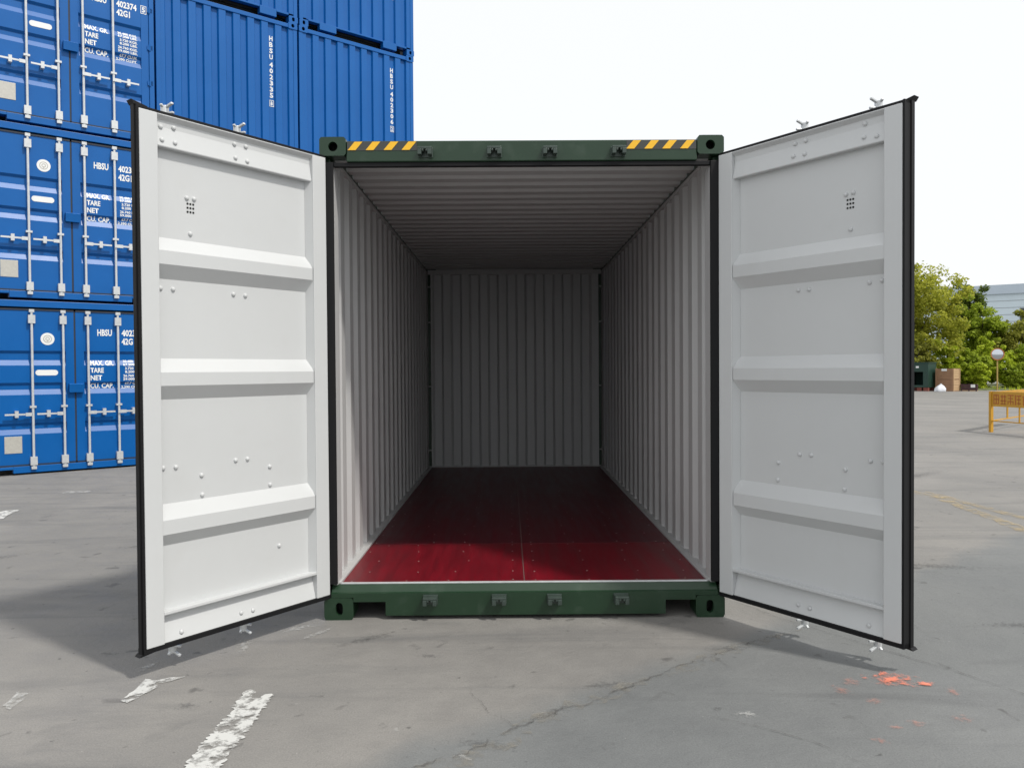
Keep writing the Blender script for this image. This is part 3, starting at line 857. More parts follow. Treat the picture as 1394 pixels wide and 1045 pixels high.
def blue_door_container(num, check):
    root = empty('shipping_container')
    blue_shell(root, None)
    # frame
    b = MB(); b.box(0.171, CW - 0.171, 0.006, 0.15, CH - 0.112, CH - 0.012); b.build('door_header', 'blue', root, bevel=0.005)
    b = MB(); b.box(0.38, CW - 0.38, 0.004, 0.16, 0.028, 0.128); b.box(0.171, 0.3795, 0.004, 0.16, 0.085, 0.128); b.box(CW - 0.3795, CW - 0.171, 0.004, 0.16, 0.085, 0.128)
    b.build('door_sill', 'blue', root, bevel=0.004)
    dd = []
    for x0, x1 in ((0.078, 1.207), (1.231, CW - 0.078)):
        pz = [(0.152, DY)]
        for g in reversed(GROOVE): pz += [(g[3], DY), (g[2], DY + GD), (g[1], DY + GD), (g[0], DY)]
        pz.append((2.452, DY))
        d = MB().sheet(pz, 0.003, x0 + 0.115, x1 - 0.115, lambda z, n, h: (h, n, z), 0, 0).build('door', ['blue'], root)
        for a0, a1 in ((x0, x0 + 0.1145), (x1 - 0.1145, x1)):
            b = MB(); b.box(a0, a1, DY - 0.003, DY + 0.06, 0.152, 2.452); b.build('stile', 'blue', d, bevel=0.003)
        for z0, z1 in ((2.4525, 2.476), (0.130, 0.1515)):
            b = MB(); b.box(x0, x1, DY - 0.012, DY + 0.03, z0, z1); b.build('gasket', 'bluedark', d)
        dd.append(d)
    b = MB(); b.box(1.2075, 1.2305, DY + 0.004, DY + 0.05, 0.152, 2.452); b.build('centre_seal', 'bluedark', root)
    for x, d, me in ((0.642, 0, RODL), (1.056, 0, RODL), (1.396, 1, RODR), (1.823, 1, RODR)):
        o = link('locking_rod', me, dd[d]); o.location = (x, 0, 0)
    for d, x in ((0, 0.078), (1, CW - 0.078)):
        s = 1 if d == 0 else -1
        for z in (0.42, 0.98, 1.55, 2.15):
            b = MB(); b.box(x - s * 0.055, x + s * 0.025, DY - 0.022, DY - 0.0035, z - 0.035, z + 0.035); b.cyl((x - s * 0.01, DY - 0.02, z - 0.05), (x - s * 0.01, DY - 0.02, z + 0.05), 0.016, n=8)
            b.build('hinge', 'blue', dd[d])
    b = MB(); b.box(1.125, 1.325, -0.035, DY - 0.0035, 1.225, 1.35); b.prism([(-0.035, 1.225), (-0.035, 1.215), (-0.05, 1.34), (-0.035, 1.35)], lambda y, z, x: (x, y, z), 1.125, 1.325)
    b.build('lock_box', 'blue', root, bevel=0.006)
    # markings
    R_, L_ = dd[1], dd[0]
    flat = lambda z: DY
    lettering('HBSU', 1.535, 1.745, 2.09, 0.105, flat, R_)
    lettering(num, 1.885, 2.185, 2.09, 0.105, flat, R_)
    lettering(check, 2.262, 2.312, 2.10, 0.085, lambda z: DY - 0.003, R_)
    b = MB()
    for (a0, a1, z0, z1) in ((2.243, 2.331, 2.077, 2.087), (2.243, 2.331, 2.198, 2.208), (2.243, 2.251, 2.087, 2.198), (2.323, 2.331, 2.087, 2.198)): b.box(a0, a1, DY - 0.0065, DY - 0.0035, z0, z1)
    b.build('check_digit_box', 'white', R_)
    lettering('42G1', 1.885, 2.085, 1.955, 0.105, flat, R_)
    for k, (t, x1, z) in enumerate((('MAX. GR.', 1.765, 1.625), ('TARE', 1.62, 1.512), ('NET', 1.595, 1.395), ('CU. CAP.', 1.765, 1.270))):
        lettering(t, 1.43, x1, z, 0.080, groove_y, R_, cuts=CUTS)
    rows = [('30.480 KGS.', 1.672), ('67.200 LBS.', 1.620), ('3.720 KGS.', 1.560), ('8.200 LBS.', 1.505), ('26.760 KGS.', 1.442), ('59.000 LBS.', 1.388), ('67.7 CU.M.', 1.322), ('2.390 CU.FT.', 1.262)]
    for t, z in rows:
        lettering(t, 2.19 - 0.0262 * len(t), 2.19, z, 0.042, groove_y, R_, cuts=CUTS)
    # round badge
    b = MB(); b.cyl((0.853, DY - 0.0035, 2.03), (0.853, DY - 0.0005, 2.03), 0.092, n=32)
    bd = b.build('round_badge', 'white', L_)
    b = MB(); N = 28
    for (r0, r1, y) in ((0.058, 0.047, 0.005), (0.030, 0.018, 0.005)):
        vs = [(0.853 + r * math.cos(2 * math.pi * i / N), DY - y, 2.03 + r * math.sin(2 * math.pi * i / N)) for r in (r0, r1) for i in range(N)]
        b.add(vs, [(i, (i + 1) % N, N + (i + 1) % N, N + i) for i in range(N)])
    b.box(0.846, 0.860, DY - 0.0055, DY - 0.0045, 1.99, 2.02)
    b.build('lettering', 'plate', L_)
    b = MB(); N = 12; pp = [(0.836 + 0.108 + 0.042 * math.cos(-math.pi / 2 + math.pi * i / N), 1.52 + 0.042 * math.sin(-math.pi / 2 + math.pi * i / N)) for i in range(N + 1)] + [(0.836 - 0.108 + 0.042 * math.cos(math.pi / 2 + math.pi * i / N), 1.52 + 0.042 * math.sin(math.pi / 2 + math.pi * i / N)) for i in range(N + 1)]
    b.prism(pp, lambda x, z, y: (x, y, z), DY - 0.0035, DY - 0.0005); b.build('rounded_sticker', 'white', L_)
    b = MB(); b.box(0.275, 0.50, DY - 0.006, DY - 0.0005, 0.325, 0.575); b.build('data_plate', 'plate', L_, bevel=0.002)
    return root

def blue_end_container(num, check):
    root = empty('shipping_container')
    blue_shell(root, None)
    b = MB(); b.box(0.171, CW - 0.171, 0.008, 0.10, CH - 0.105, CH - 0.035); b.build('end_header', 'blue', root, bevel=0.004)
    b = MB()
    for x0, x1 in ((0.40, 0.735), (1.735, CW - 0.40)): b.box(x0, x1, 0.006, 0.12, 0.02, 0.155)
    for x0, x1 in ((0.171, 0.3995), (CW - 0.3995, CW - 0.171)): b.box(x0, x1, 0.006, 0.12, 0.120, 0.155)
    b.box(0.7355, 1.7345, 0.012, 0.12, 0.128, 0.155)
    b.build('end_sill', 'blue', root, bevel=0.003)
    b = MB(); b.box(0.172, CW - 0.172, 0.26, 0.30, 0.005, 0.1295); b.build('shade_plate', 'hole', root)  # near-black plate paints in the shade behind the slots and tunnel opening
    # recesses of the pressed sheet, one of them centred on the number column
    prof = [(0.076, 0.02)]; x = 1.96 - 7 * 0.25
    while x < CW - 0.12:
        prof += [(x - 0.067, 0.02), (x - 0.047, 0.062), (x + 0.047, 0.062), (x + 0.067, 0.02)]; x += 0.25
    prof.append((CW - 0.076, 0.02))
    ew = MB().sheet(prof, 0.003, 0.156, CH - 0.106, lambda a, d, h: (a, d, h), 0, 0).build('end_wall', ['blue'], root)
    z = 2.286
    for ch in 'HBSU ' + num:
        if ch == ' ': z -= 0.030; continue
        lettering(ch, 1.928, 1.992, z - 0.088, 0.088, lambda q: 0.062, ew); z -= 0.109
    z -= 0.035
    lettering(check, 1.940, 1.980, z - 0.08, 0.075, lambda q: 0.062, ew)
    b = MB()
    for (a0, a1, z0, z1) in ((1.920, 2.000, z - 0.101, z - 0.091), (1.920, 2.000, z + 0.005, z + 0.015), (1.920, 1.928, z - 0.091, z + 0.005), (1.992, 2.000, z - 0.091, z + 0.005)): b.box(a0, a1, 0.056, 0.0605, z0, z1)
    b.build('check_digit_box', 'white', ew)
    return root

ORD = ['lowest', 'second from the ground', 'third from the ground', 'topmost']
doorc = [('402351', '2'), ('402368', '9'), ('402374', '5')]
lab1 = ['blue shipping container with lettered doors and locking rods, standing on the ground',
        'blue shipping container with lettered doors, middle one of the stack showing its doors',
        'blue shipping container with lettered doors, topmost of the stack showing its doors']
for k in range(3):
    r = blue_door_container(*doorc[k])
    s0 = -GAP - CW
    r.location = (*bpos(s0 + (0.004, -0.008, 0.0)[k]), k * PITCH); r.rotation_euler = (0, 0, BA + (0, 0.0012, -0.0008)[k])
    tag(r, lab1[k], 'container', 'blue containers stacked with their doors outwards')
proto = None
nums = [[('402312', '7'), ('402329', '3'), ('402335', '8'), ('402340', '1')], [('402301', '4'), ('402317', '6'), ('402306', '2'), ('402322', '0')]]
for c in range(2):
    for k in range(4):
        r = blue_end_container(*nums[c][k])
        r.location = (*bpos(c * (CW + GAP) + (0.0, 0.006, -0.004, 0.008)[k]), k * PITCH); r.rotation_euler = (0, 0, BA + (0, -0.0008, 0.0006, 0.0015)[(k + c) % 4])
        col = 'of the stack beside the lettered doors' if c == 0 else 'of the outermost stack'
        tag(r, 'blue container with ribbed end, %s %s' % (ORD[k], col), 'container', 'blue containers stacked with their ribbed ends outwards')
# ---------------------------------------------------------------- right background
CAMP = Vector((-0.0908, -4.7929, 1.5125))
def pt(px, py, Y):
    """measured photo direction (1394 px wide) carried out to world depth Y"""
    d = fw * 1078.14 + rt2 * (px - 697) - up2 * (py - 522.5)
    return CAMP + d * ((Y - CAMP.y) / d.y)

def foliage(mb_center, radii, n_clump, leaves, size, seed, flat=0.8, hollow=0.25):
    rnd = np.random.default_rng(seed)
    # clump centres spread through the crown, denser to the outside
    d = rnd.normal(size=(n_clump, 3)); d /= np.linalg.norm(d, axis=1)[:, None]
    
    r = hollow + (1 - hollow) * rnd.random(n_clump) ** 0.6
    bump = 1 + 0.22 * np.sin(3.1 * d[:, 0] + seed) * np.cos(2.7 * d[:, 1] + seed * 1.7) + 0.12 * rnd.normal(size=n_clump)
    C = d * (r * bump)[:, None] * np.array(radii) + np.array(mb_center)
    cr = rnd.uniform(0.13, 0.27, n_clump) * np.mean(radii)
    idx = np.repeat(np.arange(n_clump), leaves)
    n = len(idx)
    o = rnd.normal(size=(n, 3)); o /= np.linalg.norm(o, axis=1)[:, None]
    o *= (rnd.random(n) ** 0.45)[:, None]
    P = C[idx] + o * cr[idx][:, None] * np.array([1, 1, flat])
    nrm = o * 0.7 + rnd.normal(size=(n, 3)) * 0.5 + np.array([0, 0, 0.45])
    nrm /= np.linalg.norm(nrm, axis=1)[:, None]
    t = np.cross(nrm, rnd.normal(size=(n, 3))); t /= np.linalg.norm(t, axis=1)[:, None]
    s = np.cross(nrm, t)
    L = (size * rnd.uniform(0.6, 1.35, n))[:, None]
    V = np.stack([P - t * L, P + s * L * 0.5, P + t * L, P - s * L * 0.5], 1).reshape(-1, 3)
    return V, n

def tree(name, base, height, crown_c, radii, leafmat, label, seed, n_clump=70, leaves=70, size=0.17, trunk_r=0.16, cat='tree', group=None):
    root = empty(name, base)
    rnd = random.Random(seed)
    c = Vector(crown_c) - Vector(base)
    # trunk with limbs reaching into the crown
    b = MB(); p = Vector((0, 0, -0.05)); topz = c.z
    segs = 5; pts = [p]
    for i in range(1, segs + 1):
        pts.append(Vector((c.x * i / segs + rnd.uniform(-.1, .1), c.y * i / segs + rnd.uniform(-.1, .1), topz * i / segs)))
    for i in range(segs):
        b.cyl(pts[i], pts[i + 1], trunk_r * (1 - 0.14 * i), trunk_r * (1 - 0.14 * (i + 1)), n=8)
    for i in range(8):
        q = pts[rnd.randint(2, segs)]
        e = c + Vector((rnd.uniform(-.75, .75) * radii[0], rnd.uniform(-.75, .75) * radii[1], rnd.uniform(-.2, .7) * radii[2]))
        m = q.lerp(e, 0.5) + Vector((0, 0, 0.15))
        b.cyl(q, m, trunk_r * 0.42, trunk_r * 0.28, n=6); b.cyl(m, e, trunk_r * 0.28, trunk_r * 0.08, n=6)
    b.build('trunk', 'bark', root, smooth=True)
    V, n = foliage(tuple(c), radii, n_clump, leaves, size, seed)
    me = bpy.data.meshes.new('crown')
    me.vertices.add(len(V)); me.vertices.foreach_set('co', V.ravel())
    me.loops.add(4 * n); me.loops.foreach_set('vertex_index', np.arange(4 * n, dtype=np.int32))
    me.polygons.add(n); me.polygons.foreach_set('loop_start', np.arange(0, 4 * n, 4, dtype=np.int32))
    me.update(calc_edges=True)
    me.materials.append(LEAF[leafmat])
    link('crown', me, root)
    tag(root, label, cat, group)
    return root

def tree_px(name, px, top, bottom, half_px, Y, leafmat, label, seed, depth=0.8, **kw):
    t_, b_ = pt(px, top, Y), pt(px, bottom, Y)
    rx = abs(pt(px + half_px, top, Y).x - t_.x)
    rz = (t_.z - b_.z) / 2
    c = Vector((t_.x, Y, (t_.z + b_.z) / 2))
    return tree(name, (c.x, Y, 0), t_.z, c, (rx * 0.92, rx * depth, rz * 0.92), leafmat, label, seed, **kw)

tree_px('broadleaf_tree', 1236, 350, 505, 74, 50, 'lime', 'big lime green tree with bumpy crown rising behind the dark green bin', 11, n_clump=170, leaves=150, size=0.115)
tree_px('broadleaf_tree', 1310, 382, 490, 32, 57, 'dark', 'tall dark green tree between the lime tree and the grey building', 12, n_clump=110, leaves=110, size=0.12)
tree_px('broadleaf_tree', 1338, 404, 515, 32, 55, 'mid', 'mid green tree standing in front of the grey building', 13, n_clump=110, leaves=110, size=0.12)
tree_px('broadleaf_tree', 1392, 428, 518, 44, 54, 'olive', 'olive green tree rising behind the round mirror', 14, n_clump=110, leaves=110, size=0.12)
tree_px('broadleaf_tree', 1140, 372, 490, 70, 53, 'mid', 'round green tree hidden behind the open white door', 15, n_clump=80, leaves=60, size=0.19)
tree_px('broadleaf_tree', 1040, 390, 490, 66, 54, 'dark', 'dark tree behind the green container', 16, n_clump=70, leaves=60, size=0.19)
tree_px('broadleaf_tree', 1480, 405, 500, 60, 55, 'mid', 'green tree beyond the yellow barrier', 17, n_clump=70, leaves=60, size=0.19)
shr = [(1248, 455, 530, 28, 47.5, 'olive', 'olive shrub directly behind the dark green bin'),
       (1290, 462, 531, 27, 48.5, 'bright', 'fresh green shrub directly behind the stacked wooden crates'),
       (1322, 470, 532, 24, 48.0, 'mid', 'leafy green shrub behind the low dark crate'),
       (1345, 462, 532, 24, 49.5, 'bright', 'bright green shrub beside the round mirror post'),
       (1372, 470, 532, 24, 48.5, 'bright', 'bright yellowish shrub just past the round mirror post'),
       (1402, 466, 532, 26, 48.5, 'mid', 'green shrub above the yellow barrier'),
       (1333, 492, 532, 15, 46.9, 'bright', 'small bright bush low beside the low dark crate'),
       (1384, 494, 532, 15, 46.9, 'mid', 'small low bush right behind the yellow barrier board'),
       (1200, 462, 531, 32, 49, 'mid', 'green shrub behind the open white door'),
       (1440, 462, 532, 30, 49, 'bright', 'green shrub beyond the yellow barrier end')]
for i, (px, t, bt, hp, Y, lm_, lab) in enumerate(shr):
    tree_px('shrub', px, t, bt + 1, hp, Y, lm_, lab, 40 + i, depth=0.7, n_clump=90, leaves=90, size=0.095, trunk_r=0.05, cat='shrub', group='shrubs along the yard edge')

# low verge with grass at the yard edge
b = MB(); rnd = random.Random(3)
nx = 60
vs = []
for i in range(nx + 1):
    x = 5 + i * 0.75; y0 = 46.2 + 0.25 * math.sin(i * 0.9) - 0.045 * (x - 27)
    vs += [(x, y0, 0.004), (x, y0 + 0.25, 0.11 + rnd.uniform(-.02, .02)), (x, y0 + 14, 0.14)]
b.add(vs, [(3 * i + k, 3 * i + 3 + k, 3 * i + 4 + k, 3 * i + 1 + k) for i in range(nx) for k in range(2)])
MAT['verge'] = paint('weedy_soil', (0.10, 0.12, 0.04), 0.95, 0.35, 1.2, bump=0.4, bscale=8, dirt=(0.20, 0.17, 0.11), dirt_amt=0.7)
struct(b.build('verge', 'verge'))
gr = MB()
for i in range(2600):
    x = rnd.uniform(6, 49); y = 46.3 - 0.045 * (x - 27) + rnd.random() ** 2 * 2.2; a = rnd.uniform(0, 6.28); h = rnd.uniform(0.08, 0.30); ww = rnd.uniform(0.02, 0.05)
    dx, dy = math.cos(a) * ww, math.sin(a) * ww
    gr.add([(x - dx, y - dy, 0.02), (x + dx, y + dy, 0.02), (x + dy * 2, y - dx * 2, 0.03 + h)], [(0, 1, 2)])
g_ = gr.build('grass', [LEAF['bright']]); g_['kind'] = 'stuff'; g_['label'] = 'weedy grass along the edge of the yard'; g_['category'] = 'grass'

# grey-blue building behind the trees
MAT['cladding'] = paint('pale_blue_cladding', (0.62, 0.72, 0.78), 0.5, 0.05, 0.3)
MAT['fascia'] = paint('grey_blue_fascia', (0.48, 0.56, 0.64), 0.5, 0.05, 0.3)
MAT['render'] = paint('white_render', (0.75, 0.74, 0.71), 0.7, 0.04, 0.5)
MAT['glass'] = paint('window_glass', (0.05, 0.06, 0.07), 0.12, 0.1, 0.5)
MAT['seam'] = paint('panel_seam', (0.34, 0.38, 0.41), 0.6, 0.1, 1)
br = pt(1394, 386, 80)
bang = math.radians(-33)
Bd = empty('warehouse_building', (br.x, 80, 0), bang)
HB = br.z
b = MB(); b.box(-26, 1.5, 0, 22, -0.05, HB - 1.0); b.build('wall', 'cladding', Bd)
b = MB(); b.box(-26.3, 1.8, -0.25, 22.2, HB - 0.999, HB); b.build('roof', 'fascia', Bd)
for z in (HB - 1.75, HB - 2.5, HB - 3.25, HB - 4.0, HB - 4.75):
    b = MB(); b.box(-26, 1.5, -0.02, -0.001, z - 0.03, z + 0.03); b.build('cladding_seam', 'seam', Bd)
b = MB(); b.box(1.51, 14, -0.4, 20, -0.05, HB - 2.2); b.build('side_wing', 'render', Bd)
for x0, x1, z0, z1 in ((-4.6, -2.8, HB - 4.2, HB - 3.7), (-8.6, -6.8, HB - 4.2, HB - 3.7), (-0.35, 0.5, HB - 4.2, HB - 2.6), (-12.6, -10.8, HB - 4.2, HB - 3.7)):
    b = MB(); b.box(x0, x1, -0.06, -0.021, z0, z1); wn = b.build('window', 'glass', Bd)
    b = MB(); b.box(x0 - 0.12, x1 + 0.12, -0.14, -0.0205, z0 - 0.16, z0 - 0.001); b.build('sill', 'render', wn)
b = MB(); b.cyl((1.0, -0.2, 0), (1.0, -0.2, HB - 1.0), 0.12); b.build('downpipe', 'render', Bd)
tag(Bd, 'grey blue clad flat roofed warehouse building behind the trees', 'building')

# convex traffic mirror
mp_ = pt(1358, 482, 45.5)
mr_ = empty('traffic_mirror', (mp_.x, mp_.y, 0))
MAT['rimorange'] = paint('orange_rim_paint', (0.50, 0.17, 0.05), 0.6, 0.12, 4)
MAT['orange'] = paint('faded_orange_paint', (0.42, 0.30, 0.09), 0.6, 0.12, 4)
b = MB(); b.cyl((0, 0.06, -0.03), (0, 0.06, mp_.z), 0.045, n=10); b.build('pole', 'orange', mr_)
m_, n_, b_ = new_mat('mirror_face'); b_.inputs['Base Color'].default_value = (0.60, 0.63, 0.67, 1); b_.inputs['Metallic'].default_value = 1; b_.inputs['Roughness'].default_value = 0.12
MAT['mirror'] = m_
b = MB(); N = 24; R0 = 0.34
rings = [(R0, -0.005), (R0 * .8, -0.022), (R0 * .5, -0.037), (R0 * .2, -0.044)]
vs = [(r * math.cos(2 * math.pi * i / N), y, mp_.z + r * math.sin(2 * math.pi * i / N)) for r, y in rings for i in range(N)]
b.add(vs, [(k * N + i, k * N + (i + 1) % N, (k + 1) * N + (i + 1) % N, (k + 1) * N + i) for k in range(3) for i in range(N)] + [tuple(range(3 * N, 4 * N))])
face = b.build('mirror_face', 'mirror', mr_, smooth=True)
b = MB()
for i in range(N):
    a0, a1 = 2 * math.pi * i / N, 2 * math.pi * (i + 1) / N
    q = [(R0 * 0.985, -0.03), (R0 * 1.13, -0.03), (R0 * 1.13, 0.05), (R0 * 0.985, 0.05)]
    vs = [(r * math.cos(a), y, mp_.z + r * math.sin(a)) for a in (a0, a1) for r, y in q]
    b.add(vs, [(0, 1, 5, 4), (1, 2, 6, 5), (2, 3, 7, 6)])
b.build('rim', 'rimorange', face)
b = MB(); b.cyl((0, 0.012, mp_.z), (0, 0.03, mp_.z), R0 * 0.99, n=N); b.build('back_shell', 'orange', mr_)
for o in mr_.children: o.rotation_euler = (0, 0, math.radians(-20))
tag(mr_, 'round convex traffic mirror with orange rim on a thin post', 'mirror')

# dark green bin
MAT['bin'] = paint('bin_green', (0.012, 0.045, 0.032), 0.5, 0.15, 2)
MAT['brick'] = paint('brick_red', (0.20, 0.06, 0.045), 0.85, 0.2, 6)
bp_ = pt(1268, 531, 46.0)
Y = 45.2
xr, xl = pt(1263, 500, Y).x, pt(1236, 500, Y).x
zt, zb = pt(1264, 493, Y).z, pt(1264, 527, Y).z
bn = empty('waste_bin', ((xl + xr) / 2, Y, 0), math.radians(-50))
hw = (xr - xl) / 2
b = MB()
b.box(-hw, hw, 0, 0.03, 0.62 * (zt - zb) + zb, zt - 0.06); b.box(-hw, -hw * 0.45, 0, 0.03, zb, zb + 0.6199 * (zt - zb)); b.box(hw * 0.5, hw, 0, 0.03, zb, zb + 0.6199 * (zt - zb)); b.box(-hw * 0.4495, hw * 0.4995, 0, 0.03, zb, zb + 0.14)
b.box(-hw, -hw + 0.03, 0.0305, 1.2, zb, zt - 0.06); b.box(hw - 0.03, hw, 0.0305, 1.2, zb, zt - 0.06); b.box(-hw + 0.031, hw - 0.031, 1.17, 1.2, zb, zt - 0.06); b.box(-hw + 0.031, hw - 0.031, 0.031, 1.169, zb, zb + 0.03)
b.build('body', 'bin', bn, bevel=0.006)
b = MB(); b.box(-hw - 0.04, hw + 0.04, -0.04, 1.24, zt - 0.059, zt); b.build('lid', 'bin', bn, bevel=0.01)
b = MB(); b.box(-0.12, 0.06, -0.012, -0.001, zt - 0.36, zt - 0.24); b.build('sticker', 'white', bn)
for x in (-hw * 0.7, hw * 0.1, hw * 0.72):
    b = MB(); b.box(x - 0.14, x + 0.14, 0.05, 0.27, -0.01, zb - 0.001); b.box(x - 0.14, x + 0.14, 0.85, 1.07, -0.01, zb - 0.001); b.build('brick_support', 'brick', bn)
tag(bn, 'dark green metal waste bin with a square opening, raised on red bricks', 'bin')

# stacked crates
MAT['crate'] = paint('brown_crate_board', (0.30, 0.17, 0.095), 0.8, 0.15, 4, bump=0.2, bscale=12)
MAT['crate2'] = paint('pale_crate_board', (0.46, 0.31, 0.17), 0.8, 0.12, 4, bump=0.2, bscale=12)
Y = 44.6
xl, xr = pt(1274, 520, Y).x, pt(1297, 520, Y).x
zm, zt = pt(1285, 516.5, Y).z, pt(1285, 501.5, Y).z
def crate(z0, z1, label):
    r = empty('wooden_crate', ((xl + xr) / 2, Y, z0), math.radians(-52))
    hw = (xr - xl) / 2 * 1.0; dp = 0.95; h = z1 - z0
    nb = 4; bh = (h - 0.04) / nb
    for k in range(nb):
        za, zb_ = 0.04 + k * bh + 0.008, 0.04 + (k + 1) * bh
        b = MB(); b.box(-hw, hw, 0, 0.03, za, zb_); b.build('plank', 'crate', r)
        b = MB(); b.box(-hw, hw, dp - 0.03, dp, za, zb_); b.build('plank', 'crate', r)
        b = MB(); b.box(hw - 0.03, hw, 0.031, dp - 0.031, za, zb_); b.build('plank', 'crate2', r)
        b = MB(); b.box(-hw, -hw + 0.03, 0.031, dp - 0.031, za, zb_); b.build('plank', 'crate2', r)
    for x in (-hw + 0.05, hw - 0.05):
        b = MB(); b.box(x - 0.05, x + 0.05, -0.025, -0.001, 0.0, h); b.build('batten', 'crate', r)
    for y in (0.06, dp - 0.06):
        b = MB(); b.box(hw + 0.001, hw + 0.025, y - 0.05, y + 0.05, 0.0, h); b.build('batten', 'crate2', r)
    b = MB(); b.box(-hw, hw, 0, dp, h - 0.03, h); b.build('lid', 'crate', r)
    b = MB(); b.box(-hw, hw, 0.0, dp, 0.0, 0.04); b.build('base', 'crate', r)
    tag(r, label, 'crate', 'wooden crates stacked at the yard edge')
    return r
crate(0, zm, 'brown wooden crate with pale side, lower one of the two stacked')
c2 = crate(zm, zt, 'brown wooden crate with pale side and white paper, upper one of the two stacked')
b = MB(); b.box(-0.16, 0.16, -0.028, -0.0255, zt - zm - 0.16, zt - zm - 0.02); b.box(-0.16, 0.16, -0.028, -0.002, zt - zm - 0.16, zt - zm - 0.15); b.build('paper_label', 'white', c2)

# white sack: a slumped bag with folds and a tied neck
Y = 43.6; p0 = pt(1280, 532, Y)
MAT['sack'] = paint('white_plastic_sack', (0.68, 0.70, 0.74), 0.45, 0.06, 3)
hS = 0.50; wS = abs(pt(1288, 530, Y).x - pt(1272, 530, Y).x) / 2
b = MB(); N, K = 22, 10; vs = []
for k in range(K + 1):
    t = k / K
    rad = (math.sin(math.pi * min(1, 0.30 + 0.72 * t)) ** 0.7) * (1 - 0.35 * t) if t < 0.88 else 0.13 + 0.06 * (t - 0.88) / 0.12
    for i in range(N):
        a = 2 * math.pi * i / N
        q = 1 + 0.09 * math.sin(5 * a + 3 * t) + 0.06 * math.sin(9 * a - 5 * t)
        vs.append((wS * rad * q * math.cos(a) + 0.12 * t * wS, wS * 0.8 * rad * q * math.sin(a), hS * t))
b.add(vs, [(k * N + i, k * N + (i + 1) % N, (k + 1) * N + (i + 1) % N, (k + 1) * N + i) for k in range(K) for i in range(N)] + [tuple(range(N))])
sk = b.build('plastic_sack', 'sack', smooth=True); sk.location = (p0.x, Y, -0.004)
tag(sk, 'slumped white plastic sack in front of the stacked crates', 'sack')

# low dark crate
MAT['darkred'] = paint('dark_red_board', (0.06, 0.025, 0.028), 0.7, 0.2, 4)
Y = 44.4; xl, xr = pt(1309, 530, Y).x, pt(1329, 530, Y).x; zt = pt(1320, 522.5, Y).z
r = empty('low_crate', ((xl + xr) / 2, Y, 0), math.radians(-34)); hw = (xr - xl) / 2
for k in range(2):
    z0 = 0.06 + k * (zt - 0.06) / 2
    for y in (0, 0.6):
        b = MB(); b.box(-hw, hw, y, y + 0.03, z0, z0 + (zt - 0.06) / 2 - 0.02); b.build('plank', 'darkred', r)
    for x in (-hw, hw - 0.03):
        b = MB(); b.box(x, x + 0.03, 0.031, 0.599, z0, z0 + (zt - 0.06) / 2 - 0.02); b.build('plank', 'darkred', r)
for x in (-hw + 0.06, 0, hw - 0.06):
    b = MB(); b.box(x - 0.04, x + 0.04, -0.03, -0.001, 0, zt); b.build('batten', 'darkred', r)
b = MB(); b.box(-hw, hw, 0, 0.63, 0.0, 0.059); b.build('base', 'crate2', r)
b = MB(); b.box(0.1, 0.34, -0.034, -0.031, zt * 0.5, zt * 0.92); b.box(0.1, 0.34, -0.034, -0.0005, zt * 0.5, zt * 0.52); b.build('paper_label', 'white', r)
tag(r, 'low dark red open crate with a white label beside the stacked crates', 'crate')

# yellow barrier
MAT['ybar'] = paint('weathered_yellow_paint', (0.56, 0.29, 0.02), 0.55, 0.12, 4)
MAT['rtext'] = paint('faded_red_paint', (0.42, 0.12, 0.015), 0.6, 0.1, 6)
bx, by = 11.07, 13.46
BR = empty('yellow_barrier', (bx, by, 0), math.atan2(-0.985, 0.172))
zt, zb = 0.945, 0.60
LB_ = 2.0
b = MB(); b.box(0.036, LB_ - 0.036, -0.012, 0.012, zb, zt); b.build('sign_board', 'ybar', BR, bevel=0.003)
b = MB(); b.box(-0.035, 0.035, -0.035, 0.035, 0.0, zt); b.build('leg', 'ybar', BR, bevel=0.004)
b = MB(); b.box(LB_ - 0.035, LB_ + 0.035, -0.035, 0.035, 0.0, zt); b.build('leg', 'ybar', BR, bevel=0.004)
b = MB(); b.box(0.036, LB_ - 0.036, -0.012, 0.012, 0.25, 0.275); b.build('cross_bar', 'ybar', BR)
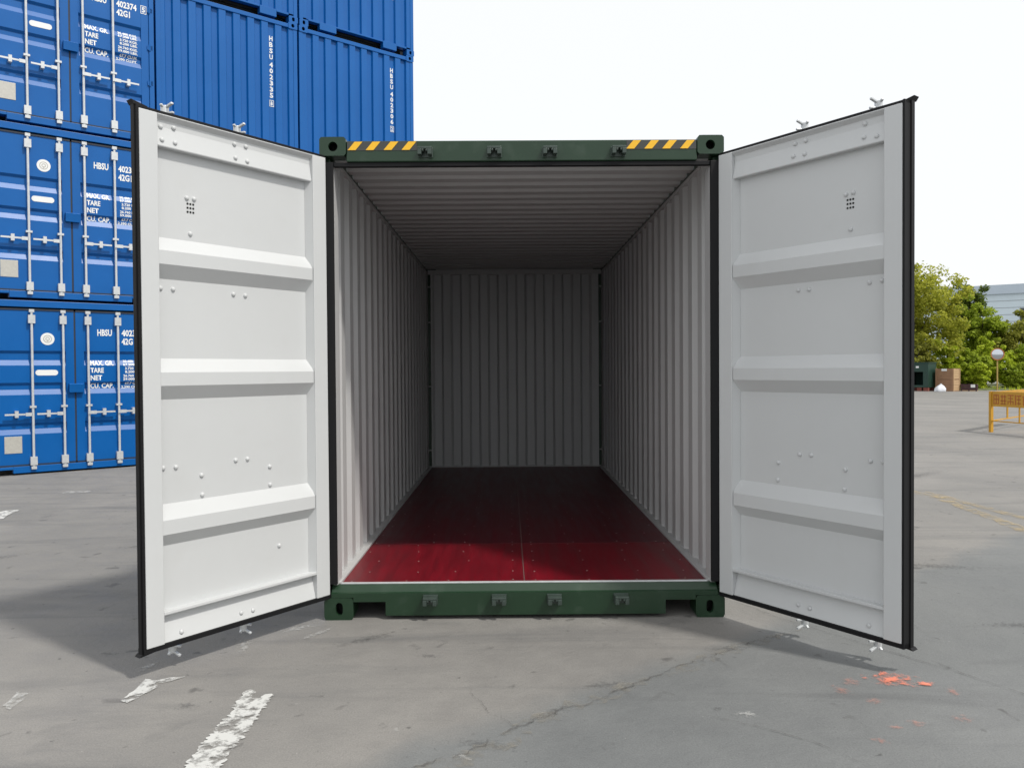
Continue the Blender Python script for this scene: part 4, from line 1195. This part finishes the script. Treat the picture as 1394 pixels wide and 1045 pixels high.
b = MB(); b.box(0.80, 0.83, -0.010, 0.010, 0.2755, zb - 0.0005); b.build('upright', 'ybar', BR)
# second wing of the stand, hinged on the first leg
wa = math.radians(43 + 80)
wx, wy = math.cos(wa), math.sin(wa)
W2 = lambda t, z: (wx * t, wy * t, z)
b = MB(); b.bar(W2(0.05, (zb + zt) / 2), W2(3.2, (zb + zt) / 2), 0.024, zt - zb - 0.02); b.build('sign_board', 'ybar', BR)
b = MB(); b.bar(W2(0.05, 0.262), W2(3.2, 0.262), 0.024, 0.025); b.build('cross_bar', 'ybar', BR)
b = MB(); b.bar(W2(1.25, 0.275), W2(1.25, zb + 0.02), 0.03, 0.03); b.build('upright', 'ybar', BR)
b = MB(); b.bar(W2(3.23, 0.0), W2(3.23, zt), 0.07, 0.07); b.build('leg', 'ybar', BR)
# five dense red characters, too worn to read
strokes = [[(0, 1, .86, .98), (0, 1, .44, .56), (0, 1, 0, .1), (.0, .16, .1, .86), (.84, 1, .1, .86), (.42, .58, 0.1, 1)],
           [(0, 1, .74, .86), (0, 1, .3, .42), (.2, .36, 0, 1), (.66, .82, 0, 1), (0, 1, 0, .08)],
           [(0, 1, .88, 1), (.1, .9, .58, .68), (0, 1, .28, .38), (.42, .58, 0, 1), (0, .14, 0, .38), (.86, 1, 0, .38)],
           [(0, .2, 0, 1), (.3, 1, .84, .96), (.3, 1, .5, .6), (.3, 1, .12, .22), (.58, .72, 0, .84)],
           [(0, 1, .8, .92), (.1, .26, 0, .8), (.74, .9, 0, .8), (.26, .74, .42, .54), (.26, .74, .02, .14)]]
for sd_ in (-1, 1):
    for k, st in enumerate(strokes):
        b = MB(); cw, chh = 0.165, 0.225
        x0 = 0.085 + k * 0.205; z0 = zb + 0.055
        for (a0, a1, c0, c1) in st: b.box(x0 + a0 * cw, x0 + a1 * cw, sd_ * 0.0125, sd_ * 0.0145, z0 + c0 * chh, z0 + c1 * chh)
        b.build('lettering', 'rtext', BR)
tag(BR, 'yellow metal barrier stand with red characters on its board', 'barrier')
